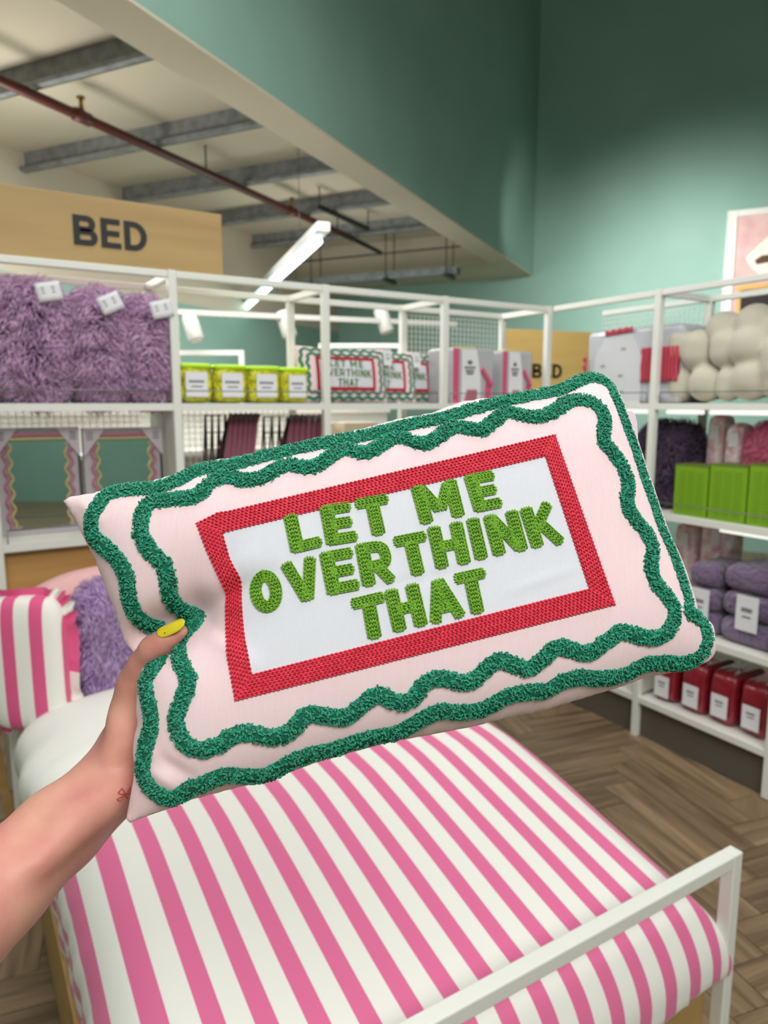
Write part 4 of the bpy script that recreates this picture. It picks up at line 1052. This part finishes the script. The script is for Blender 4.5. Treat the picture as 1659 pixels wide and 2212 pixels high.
# pink striped bedding packs
PKW = mat('clear_pack_grey', (178, 178, 182), 0.25, coat=0.3)
PKP = mat('pack_pink', (206, 84, 122), 0.45)
for i, (u0, u1, off, lb) in enumerate(((976, 1066, 0.05, 'bedding pack with pink spine between the slogan cushions and another pack'), (1083, 1148, 0.07, 'narrower bedding pack with pink spine in front of the golden sign'))):
    x0, x1 = LX(u0, off), LX(u1, off); wd = x1 - x0; ht = LZ((u0 + u1) / 2, 752 + 6 * i, off) - ST
    t = thing('bedding_pack', lb, 'pack', (x0, YF + off, ST), 0, 'pink striped bedding packs')
    MB().box(0, wd, 0, 0.20, 0, ht).build('sleeve', PKW, t, bevel=0.012)
    MB().box(wd * 0.02, wd * 0.15, -0.003, 0.0, 0, ht - 0.004).build('spine_stripe', PKP, t)
    MB().box(wd * 0.78, wd * 0.93, -0.002, 0.0, 0, ht * 0.36).build('spine_stripe', PKP, t)
    MB().box(wd * 0.20, wd * 0.60, 0.02, 0.10, ht, ht + 0.006).build('yellow_card', mat('yellow_card', (214, 206, 120), 0.7), t)
    cd_ = MB().prism([(wd * 0.22, 0), (wd * 0.66, 0), (wd * 0.66, ht * 0.5), (wd * 0.56, ht * 0.97), (wd * 0.22, ht * 0.97)], -0.003, 0.0).build('card_insert', CARD, t)
    mb = MB(); mb.soft((wd * 0.40, -0.0035, ht * 0.74), (wd * 0.06, 0.001, ht * 0.04), 1, 14, 6)
    for zc, w_ in ((0.63, 0.26), (0.57, 0.2), (0.52, 0.16)): mb.box(wd * (0.40 - w_ / 2), wd * (0.40 + w_ / 2), -0.004, -0.003, ht * zc, ht * (zc + 0.035))
    mb.build('print', PRINT, cd_)
    MB().prism([(wd * 0.26, 0), (wd * 0.58, 0), (wd * 0.58, ht * 0.25), (wd * 0.34, ht * 0.25)], -0.004, -0.003).build('bed_picture', mat('muted_pink_print', (182, 108, 124), 0.7), cd_)
    rb = MB()
    for k in range(5): rb.soft((wd * (0.70 + 0.05 * k), -0.008, ht * (0.60 - 0.06 * k)), (wd * 0.05, 0.007, ht * 0.05), 0.8, 12, 8)
    rb.build('twisted_ribbon', attr_mix('ribbon', (206, 84, 122), (236, 220, 220), 'arc', 0.6), t, True, attr='arc')
# wire racks of burgundy throws
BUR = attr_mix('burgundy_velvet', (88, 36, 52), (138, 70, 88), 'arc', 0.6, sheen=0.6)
for i, (u0, u1, lb) in enumerate(((432, 545, 'burgundy pleated throws over a wire rack, nearer the mirrors'), (560, 690, 'burgundy pleated throws over a wire rack, nearer the slogan cushions'))):
    x0, x1 = LX(u0, 0.12, 940), LX(u1, 0.12, 940); wd = x1 - x0; ht = LZ((u0 + u1) / 2, 897 + 3 * i, 0.14) - 1.035
    t = thing('throw_rack', lb, 'throws', ((x0 + x1) / 2, YF + 0.14, 1.035), 0, 'racks of burgundy throws')
    mb = MB()
    for x in np.linspace(-wd / 2, -wd * 0.12, 4): mb.tube([(x, -0.09, 0), (x + 0.03, 0, ht), (x + 0.03, 0.09, 0)], 0.004, 6)
    for z in np.linspace(0.02, ht, 7): mb.tube([(-wd / 2 + 0.03 * z / ht, -0.09 * (1 - z / ht), z), (-wd * 0.05, -0.09 * (1 - z / ht), z)], 0.0025, 5)
    mb.build('wire_rack', BLACK, t, True)
    G = np.zeros((60, 17, 3)); A = np.zeros((60, 17))
    for a in range(60):
        x = -wd * 0.22 + wd * 0.58 * a / 59
        for b in range(17):
            s_ = -1 + 2 * b / 16; y = 0.10 * s_; z = (ht + 0.004) * (1 - abs(s_)) ** 0.9 if abs(s_) > 0.06 else ht + 0.004
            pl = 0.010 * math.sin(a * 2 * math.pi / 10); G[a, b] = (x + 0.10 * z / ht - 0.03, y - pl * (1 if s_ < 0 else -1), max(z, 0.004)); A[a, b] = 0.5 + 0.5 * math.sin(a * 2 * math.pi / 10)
    o = MB().grid(G, A).build('pleated_throws', BUR, t, True, attr='arc'); so = o.modifiers.new('thick', 'SOLIDIFY'); so.thickness = 0.006
# boxed mirrors
GLASS = mat('mirror_glass', (216, 226, 224), 0.03, metal=1.0)
GOLD = mat('pale_gold_trim', (206, 190, 128), 0.35, metal=0.3); ROSE = mat('rose_trim', (196, 110, 140), 0.4)
for i, (u0, u1, lb) in enumerate(((-8, 176, 'boxed mirror with wavy trim, at the left picture edge'), (184, 352, 'boxed mirror with wavy trim, nearer the yellow packs'))):
    off = 0.16; x0, x1 = LX(u0, off, 1040), LX(u1, off, 1040); wd = x1 - x0; ht = LZ((u0 + u1) / 2, 924, off) - 1.035
    t = thing('boxed_mirror', lb, 'mirror', (x0, YF + off, 1.035), 0, 'boxed mirrors under the mauve cushions')
    MB().box(0, wd, 0.0, 0.03, 0, ht).build('tray', mat('grey_carton', (178, 172, 176), 0.7), t, bevel=0.002)
    MB().box(wd - 0.006, wd, -0.012, 0.0, 0, ht).build('dark_edge', mat('dark_card', (44, 42, 44), 0.7), t)
    MB().box(wd * 0.16, wd * 0.84, -0.006, 0.0, 0.025, ht * 0.88).build('glass', GLASS, t)
    for z, m in ((ht * 0.89, GOLD), (ht * 0.925, ROSE)): MB().box(wd * 0.14, wd * 0.86, -0.009, 0.0, z, z + ht * 0.022).build('top_trim', m, t)
    for sgn, xc in ((-1, 0.17), (1, 0.83)):
        for k, m in ((0, GOLD), (1, ROSE)):
            pts = [(wd * (xc + sgn * 0.055 * k) + wd * 0.022 * math.sin(f * 2 * math.pi * 5.5), -0.008, 0.03 + (ht * 0.86 - 0.03) * f) for f in np.linspace(0, 1, 60)]
            MB().tube(pts, wd * 0.015, 6).build('wavy_trim', m, t, True)
    for sgn in (0, 1):
        X = (lambda x: x * wd) if not sgn else (lambda x: wd - x * wd)
        pg = [(X(0), ht), (X(0.0), ht * 0.72), (X(0.28), ht)]
        c = MB().prism(pg if sgn else pg[::-1], -0.014, -0.010).build('corner_protector', mat('pale_lilac_card', (200, 190, 198), 0.7), t)
        mb = MB()
        for k in range(4): mb.box(X(0.04) if not sgn else X(0.12), X(0.12) if not sgn else X(0.04), -0.0148, -0.0139, ht * (0.955 - 0.022 * k), ht * (0.963 - 0.022 * k))
        mb.build('print', PRINT, c)

# ================================================================== GOODS ON THE RIGHT SHELVES
RY = lambda u, off, v=870: onx(u, v, XF + off)[1]
RZ = lambda u, v, off: onx(u, v, XF + off)[2]
REDF = mat('red_frill', (190, 62, 82), 0.7); PLAST = mat('frosted_pack', (192, 194, 202), 0.25, coat=0.4, bump=(12, 0.2, 0.02))
y0, y1 = RY(1264, 0.05), RY(1466, 0.05); wd = y0 - y1; ht = RZ(1370, 708, 0.05) - ST
t = thing('frilled_bedding_pack', 'large frosted bedding pack with red frilled edges beside cream bobble cushions', 'pack', (XF + 0.05, y0, ST), RR)
MB().box(0, wd, 0, 0.22, 0, ht).build('sleeve', PLAST, t, bevel=0.02)
MB().prism([(wd * 0.10, 0.0), (wd * 0.62, 0.0), (wd * 0.62, ht * 0.62), (wd * 0.50, ht * 0.93), (wd * 0.22, ht * 0.93), (wd * 0.10, ht * 0.62)], -0.004, 0.0).build('card_insert', mat('grey_card', (206, 208, 212), 0.6), t)
mb = MB()
for cx, cz in ((0.2, 0.5), (0.42, 0.72), (0.42, 0.14), (0.4, 0.36)): mb.box(wd * cx - 0.012, wd * cx + 0.012, -0.006, -0.004, ht * cz, ht * cz + 0.01)
mb.build('print', mat('pale_print', (150, 152, 160), 0.7), t)
def frill(t, path, wdt, m, n=70, amp=0.006, wv=9):
    P = resample(path, 0.004, False, False); T = np.gradient(P, axis=0); T /= np.linalg.norm(T, axis=1, keepdims=True); S = np.stack([-T[:, 1], T[:, 0]], 1)
    G = np.zeros((len(P), 4, 3))
    for i in range(len(P)):
        for j in range(4):
            q = P[i] + S[i] * wdt * (j / 3 + 0.12 * math.sin(i * 2 * math.pi / wv) * (j / 3)); G[i, j] = (q[0], -0.006 - amp * math.sin(i * 2 * math.pi / wv) * j / 3, q[1])
    o = MB().grid(G).build('frill', m, t, True); so = o.modifiers.new('thick', 'SOLIDIFY'); so.thickness = 0.003
frill(t, [(wd * 0.22, ht * 0.92), (wd * 0.52, ht * 0.95)], 0.022, REDF)
frill(t, [(0.004, ht * 0.05), (0.006, ht * 0.66)], 0.018, REDF)
MB().box(wd * 0.62, wd * 0.99, -0.003, 0.0, ht * 0.28, ht * 0.72).build('pleat_shade_panel', mat('pleat_shade_red', (136, 34, 54), 0.8), t)  # darker sheet behind the frills, shade between pleats put into its colour
for k in range(11):
    x = wd * (0.625 + 0.033 * k)
    G = np.array([[(x + 0.0125 * (a / 3) + 0.0015 * math.sin(b * 0.9), -0.004 - 0.010 * math.sin(math.pi * a / 3), ht * (0.28 + 0.44 * b / 12)) for b in range(13)] for a in range(4)])
    o = MB().grid(G).build('frill', REDF, t, True); so = o.modifiers.new('thick', 'SOLIDIFY'); so.thickness = 0.003
# cream bobble cushions
CREAMB = mat('cream_boucle', (196, 190, 172), 0.95, sheen=0.4, bump=(420, 0.5, 0.002))
lumps = [[(1470, 752, 27, 37), (1470, 832, 26, 36), (1509, 758, 33, 40), (1527, 830, 36, 36)], [(1563, 712, 36, 30), (1567, 755, 31, 38), (1576, 832, 27, 34), (1622, 750, 40, 40), (1625, 822, 40, 40), (1630, 700, 38, 26), (1680, 715, 30, 30), (1690, 780, 40, 50), (1690, 835, 34, 32)]]
for i, (ls, lb) in enumerate(zip(lumps, ('small cream bobble cushion next to the frilled bedding pack', 'large cream bobble cushion at the right picture edge'))):
    off = 0.09; c0 = onx(ls[1][0], 870, XF + off); base = np.array([c0[0], c0[1], ST]); bn = []
    dps = np.linalg.norm(c0 - CAM)
    for (u, v, a, b) in ls:
        p = onx(u, v, XF + off + (0.03 if v < 720 else 0)) - base; r = a * dps / 1600 * 0.93; r2 = b * dps / 1600
        p[2] = max(p[2], r2 + 0.001)
        e = max(r2 - r, 0.001); bn.append((p - np.array([0, 0, e]), p + np.array([0, 0, e]), r, r))
        bn.append((p + np.array([0.03, 0, 0]), p + np.array([0.16, 0, 0]), r * 0.95, r * 0.9))
    o = blob_mesh('bobble_cushion', bn, 0.008, 0.008, CREAMB, None, 1); o.location = base + np.array([0, 0, 0.004]); tag(o, lb, 'cushion', 'cream bobble cushions')
# dark purple and pink fluffy things, floral packs at the back of the middle shelf
DPUR = attr_mix('plum_fur', (54, 34, 62), (116, 84, 124), 'rnd', 0.8, sheen=0.4)
HPINK = attr_mix('hot_pink_fur', (206, 70, 112), (244, 150, 176), 'rnd', 0.8, sheen=0.4)
yc = (RY(1395, 0.2, 990) + RY(1500, 0.2, 990)) / 2
fluffy('fluffy_cushion', 'dark plum shaggy cushion behind the lime boxes', (XF + 0.21, yc, 1.035), RR, (0.15, 0.11, 0.195), DPUR, (52, 34, 60), 0.04, 380, 12)
yc = RY(1650, 0.2, 950) - 0.06
fluffy('fluffy_cushion', 'hot pink shaggy cushion behind the lime boxes at the right picture edge', (XF + 0.22, yc, 1.035), RR, (0.13, 0.10, 0.20), HPINK, (206, 82, 122), 0.03, 380, 12)
FLOR = mat('floral_plastic', (240, 232, 234), 0.25, coat=0.4, noise=(26, (216, 150, 160), 2))
def floral(u0, u1, v0, zb, off, lb, v=950):
    a, b = RY(u0, off, v), RY(u1, off, v); h_ = RZ((u0 + u1) / 2, v0, off) - zb
    t = thing('floral_pack', lb, 'pack', (XF + off, (a + b) / 2, zb), RR, 'floral bedding packs')
    MB().soft((0, 0.05, h_ / 2), ((a - b) / 2 - 0.002, 0.048, h_ / 2), 0.3, 28, 16, disp=lambda p: 0.02 * math.sin(8 * p[2] + 5 * p[0])).build('bag', FLOR, t, True)
    MB().box(-0.02, 0.02, -0.002, 0.002, h_ * 0.75, h_ * 0.9).build('paper_label', CARD, t)
floral(1524, 1562, 896, 1.035, 0.20, 'floral pack behind the lime boxes, nearer the plum cushion')
floral(1564, 1606, 915, 1.035, 0.17, 'floral pack behind the lime boxes, nearer the hot pink cushion')
floral(1452, 1500, 1130, 0.545, 0.24, 'floral pack at the back of the shelf with the folded blankets', 1200)
floral(1508, 1580, 1120, 0.545, 0.24, 'wider floral pack behind the folded purple blanket', 1200)
# lime boxes
LIMEBOX = mat('lime_card', (120, 164, 22), 0.5, bump=(160, 0.25, 0.003))
for i, (u0, u1, lb) in enumerate(((1456, 1527, 'lime box nearest the held cushion'), (1531, 1612, 'middle one of three lime boxes'), (1616, 1702, 'lime box cut off by the right picture edge'))):
    a, b = RY(u0, 0.04, 1060), RY(u1, 0.04, 1060); wd = a - b; ht = RZ(u0, 1001, 0.04) - 1.035
    t = thing('lime_box', lb, 'box', (XF + 0.04, a, 1.035), RR, 'lime boxes on the middle shelf')
    MB().box(0, wd, 0, 0.12, 0, ht - 0.002).build('carton', LIMEBOX, t, bevel=0.003)
    MB().box(-0.001, wd + 0.001, -0.001, 0.121, ht - 0.006, ht).build('lid_edge', mat('olive_edge', (96, 112, 40), 0.6), t)
    mb = MB()
    for c in range(3):
        for r in range(14): mb.box(wd * (0.14 + 0.27 * c), wd * (0.32 + 0.27 * c), -0.0022, 0.0, ht * (0.08 + 0.06 * r), ht * (0.115 + 0.06 * r))
    o = mb.build('embossing', LIMEBOX, t); o['kind'] = 'stuff'
# folded plush blankets
PLUSH = mat('purple_plush', (124, 102, 136), 0.95, sheen=0.5, noise=(9, (104, 82, 118), 3), bump=(45, 0.9, 0.03))
for i, (u0, u1, v0, lb) in enumerate(((1478, 1546, 1218, 'folded purple plush blanket, partly behind the held cushion'), (1549, 1690, 1228, 'folded purple plush blanket with a wide white label band'))):
    off = 0.05; a, b = RY(u0, off, 1300), RY(u1, off, 1300); wd = a - b; ht = RZ((u0 + u1) / 2, v0, off) - 0.545
    t = thing('folded_blanket', lb, 'blanket', (XF + off, (a + b) / 2, 0.545), RR, 'folded purple blankets')
    for k in range(3):
        MB().soft((0, 0.13, ht * (k + 0.5) / 3), (wd / 2, 0.125, ht / 6 * 1.10), 0.35, 32, 14, 0.6, disp=lambda p: 0.02 * math.sin(7 * p[0] + k) * math.cos(5 * p[1])).build('fold', PLUSH, t, True)
    label_card(t, -0.045, 0.045, ht * 0.22, ht * 0.66, -0.004, ((0.6, 0.5, 0.12), (0.4, 0.4, 0.05)))
# red packs on the bottom shelf
REDP = mat('red_plastic', (150, 36, 52), 0.3, coat=0.4, noise=(16, (128, 20, 36), 3), bump=(24, 0.4, 0.02))
rl = ['red pack on the bottom shelf, just under the held cushion corner', 'second red pack along from the held cushion', 'third red pack along from the held cushion', 'red pack on the bottom shelf nearest the right picture edge']
cs_ = [(1430, 1482), (1492, 1503), (1554, 1525), (1622, 1551)]
for i, (u, v) in enumerate(cs_):
    c = onx(u, v, XF + 0.05); t = thing('red_pack', rl[i], 'pack', (XF + 0.05, c[1], 0.19), RR, 'red packs on the bottom shelf')
    MB().soft((0, 0.12, 0.11), (0.061, 0.118, 0.11), 0.35, 28, 16, disp=lambda p: 0.03 * math.sin(9 * p[0] + 6 * p[2] + i)).build('bag', REDP, t, True)
    label_card(t, -0.036, 0.036, c[2] - 0.19 - 0.048, c[2] - 0.19 + 0.048, -0.003, ((0.68, 0.5, 0.09), (0.52, 0.4, 0.05)))

# ================================================================== OVERHEAD AND FAR THINGS
t = thing('sprinkler_pipe', 'long dark red sprinkler pipe running under the ceiling', 'pipe', tuple(bld(0, 0, 0)))
PIPE = mat('oxide_red_paint', (84, 34, 27), 0.45)
MB().tube([bld(0.2, 3.16, 3.0), bld(6.1, 3.16, 3.0)], 0.026, 12).build('tube', PIPE, t, True)
MB().tube([bld(6.1, 3.16, 3.0), bld(6.7, 3.16, 2.985)], 0.02, 10).build('end_section', BLACK, t, True)
for a in (2.98, 5.05):
    MB().tube([bld(a - 0.05, 3.16, 3.0), bld(a + 0.05, 3.16, 3.0)], 0.034, 12).build('coupling', PIPE, t, True)
    h_ = MB().tube([bld(a, 3.16, 3.02), bld(a, 3.16, 3.06), bld(a, 3.16, 3.09)], [0.018, 0.012, 0.008], 8).build('sprinkler_head', mat('brass', (170, 130, 60), 0.35, metal=0.8), t, True)
    MB().tube([bld(a, 3.16, 3.09), bld(a, 3.16, 3.10)], [0.022, 0.022], 8).build('deflector', MATS['brass'], h_, True)
for a in (4.0, 5.8): MB().tube([bld(a, 3.16, 3.02), bld(a, 3.16, ZC)], 0.005, 6).build('hanger', BLACK, t, True)
# lit strip lamp
a = onz(512, 684, 2.45); b = onz(694, 515, 2.45)
t = thing('strip_lamp', 'long lit fluorescent strip lamp hanging behind the shelf tops', 'lamp', tuple((a + b) / 2))
c = (a + b) / 2; d = (b - a) / np.linalg.norm(b - a)
MB().beam(a - c - d * 0.02 + np.array([0, 0, 0.055]), b - c + d * 0.06 + np.array([0, 0, 0.055]), 0.075, 0.05).build('housing', TRW, t)
MB().beam(a - c, b - c - d * 0.06, 0.055, 0.035).build('diffuser', mat('lit_diffuser', (214, 250, 255), 0.4, emit=3.2), t, bevel=0.02)
for f in (0.15, 0.85):
    q = a + (b - a) * f - c; MB().tube([q + np.array([0, 0, 0.08]), q + np.array([0, 0, 0.70])], 0.002, 6).build('hanger', WIRE, t, True)
# cable tray
t = thing('cable_tray', 'perforated galvanised cable tray hung below the ceiling near the teal wall', 'tray', tuple(bld(6.68, 3.4, 2.72)))
TM = lambda a, b, z: bld(a - 6.68, b - 3.4, z)
for s_ in (-0.055, 0.055): MB().beam(TM(6.68 + s_, 2.33, 0.03), TM(6.68 + s_, 4.36, 0.03), 0.006, 0.07).build('side_rail', GALV, t)
MB().beam(TM(6.68, 2.33, 0), TM(6.68, 4.36, 0), 0.11, 0.006).build('base', GALV, t)
for b_ in (2.42, 3.05, 3.9):
    MB().beam(TM(6.55, b_, -0.02), TM(6.81, b_, -0.02), 0.04, 0.03).build('bracket', BLACK, t)
    for s_ in (-0.10, 0.10): MB().tube([TM(6.68 + s_, b_, -0.02), TM(6.68 + s_, b_, ZC - 2.72)], 0.005, 6).build('drop_rod', BLACK, t, True)
# dark ceiling strut
p = [onz(690, 447, 3.02), onz(795, 495, 3.02)]
t = thing('ceiling_strut', 'short dark steel strut hanging from two rods under the ceiling', 'strut', tuple(p[0]))
MB().beam(p[0] - p[0], p[1] - p[0], 0.03, 0.03).build('bar', BLACK, t)
for q in p: MB().tube([q - p[0], q - p[0] + np.array([0, 0, ZC - 3.02])], 0.005, 6).build('drop_rod', BLACK, t, True)
# track spots
tr0, tr1 = atd(380, 674, 4.0), atd(985, 640, 4.6)
t = thing('light_track', 'white lighting track behind the left shelf tops', 'track', tuple(tr0))
tr1[2] = tr0[2]
MB().beam(tr0 - tr0, tr1 - tr0, 0.035, 0.03).build('rail', TRW, t)
for q in (0.0, 0.967): MB().tube([(tr1 - tr0) * q, (tr1 - tr0) * q - np.array([0, 0, tr0[2]])], 0.012, 8).build('stand_pole', WHITE, t, True)
for (u, v, lb) in ((415, 706, 'white track spotlight left of the others, above the yellow packs'), (618, 700, 'white track spotlight behind the shelf post, middle of three'), (829, 692, 'white track spotlight right of the others, above the slogan cushions')):
    f = (u - 380) / 605; top = tr0 + (tr1 - tr0) * f; dp = (top - CAM) @ FW; ce = atd(u, v, dp)
    t = thing('track_spotlight', lb, 'spotlight', tuple(ce), 0, 'white track spotlights')
    d = RT * 0.30 - UP * 0.95; d /= np.linalg.norm(d)
    MB().tube([-d * 0.075, -d * 0.07, d * 0.075, d * 0.08], [0.040, 0.045, 0.045, 0.042], 18).build('barrel', TRW, t, True)
    MB().tube([d * 0.0805, d * 0.082], 0.037, 16).build('lens', mat('spot_lens', (235, 235, 225), 0.3), t)
    MB().tube([top - ce - np.array([0, 0, 0.015]), -d * 0.06], 0.012, 8).build('stem', WHITE, t, True)
# poster on the teal wall
e2 = 0.035; pz1 = 3.33
t = thing('framed_poster', 'framed pink poster with a white beaded frame on the teal wall', 'poster'); t.matrix_world = BM @ Matrix.Translation((DG - 0.005, e2, 1.75))
ph = pz1 - 1.75; pwid = 1.2
MB().box(-0.04, 0, -pwid, 0, 0, ph).build('backing', WHITE, t)
for y0, y1, z0, z1 in ((-0.09, 0, 0, ph), (-pwid, -pwid + 0.09, 0, ph), (-pwid + 0.09, -0.09, ph - 0.06, ph), (-pwid + 0.09, -0.09, 0, 0.06)):
    MB().box(-0.075, -0.04, y0, y1, z0, z1).build('frame_side', WHITE, t, bevel=0.006)
mb = MB()
for k in range(44): mb.soft((-0.077, -0.018, 0.05 + k * (ph - 0.1) / 43), (0.012, 0.012, 0.014), 1, 8, 6)
o = mb.build('beading', WHITE, t, True); o['kind'] = 'stuff'
pic = MB().box(-0.046, -0.041, -pwid + 0.09, -0.09, 0.06, ph - 0.06).build('picture', mat('blush_print', (222, 186, 180), 0.8, noise=(7, (206, 166, 164), 4)), t)
PC = lambda u, v: (lambda q: (-(e2 - q @ E2), q[2] - 1.75))(CAM + ray(u, v) * ((DG - 0.05) / (ray(u, v) @ E1)))
def flat(name, pts, m, x): 
    q = [PC(*p) for p in pts]; mb = MB(); n = len(q)
    mb.add([(x, a, b) for a, b in q] + [(x + 0.004, a, b) for a, b in q], [tuple(range(n)), tuple(range(n, 2 * n))[::-1]] + [(i, (i + 1) % n, (i + 1) % n + n, i + n) for i in range(n)]); return mb.build(name, m, pic)
flat('pale_shape', [(1610, 558), (1640, 528), (1672, 500), (1700, 520), (1700, 600), (1640, 592), (1622, 578)], mat('ivory_print', (236, 230, 214), 0.8), -0.051)
flat('dark_opening', [(1630, 562), (1646, 552), (1664, 550), (1664, 566), (1634, 572)], mat('umber_print', (92, 62, 44), 0.8), -0.055)
flat('ochre_border', [(1592, 618), (1720, 604), (1720, 790), (1584, 790)], mat('ochre_print', (214, 170, 98), 0.8), -0.051)
flat('dark_panel', [(1600, 628), (1720, 614), (1720, 790), (1594, 790)], mat('charcoal_print', (44, 34, 34), 0.8), -0.055)
# display stands beyond the shelves
t = thing('display_counter', 'long white display counter in the bright aisle behind the shelves', 'counter', (1.9, 3.75, 0))
MB().box(-1.9, 0.42, 0, 0.2, 0, 1.44).build('cabinet', WHITE, t)
MB().box(-1.9, 0.42, -0.26, 0.0, 1.24, 1.26).build('ledge', WHITEM, t)
MB().box(-1.92, 0.43, -0.02, 0.21, 1.44, 1.46).build('top', WHITEM, t)
t = thing('carton', 'beige carton on the white display counter, nearer the throws', 'carton', (1.75, 3.6, 1.26), 0.1)
MB().box(-0.09, 0.09, -0.08, 0.08, 0, 0.13).build('body', mat('beige_card', (206, 192, 166), 0.8), t, bevel=0.003); MB().box(-0.09, 0.09, -0.02, 0.02, 0.13, 0.131).build('tape', CARD, t)
t = thing('carton', 'wider beige carton on the white display counter', 'carton', (2.0, 3.6, 1.26), 0.1)
MB().box(-0.12, 0.12, -0.08, 0.08, 0, 0.13).build('body', MATS['beige_card'], t, bevel=0.003); MB().box(-0.12, 0.12, -0.02, 0.02, 0.13, 0.131).build('tape', CARD, t)
for (u0, u1, v, dp, lb) in ((350, 527, 757, 4.2, 'white display rail behind the yellow packs'), (688, 870, 742, 4.4, 'white display rail behind the slogan cushions')):
    a = atd(u0, v, dp); b = atd(u1, v, dp); z = (a[2] + b[2]) / 2
    t = thing('display_rail', lb, 'rail', (a[0], a[1], 0), math.atan2(b[1] - a[1], b[0] - a[0]), 'white display rails')
    wd = math.hypot(b[0] - a[0], b[1] - a[1])
    MB().box(0, wd, -0.015, 0.015, z - 0.03, z).build('top_bar', WHITE, t, bevel=0.003)
    for x in (0.015, wd - 0.015): MB().box(x - 0.015, x + 0.015, -0.015, 0.015, 0, z - 0.03).build('upright', WHITE, t)
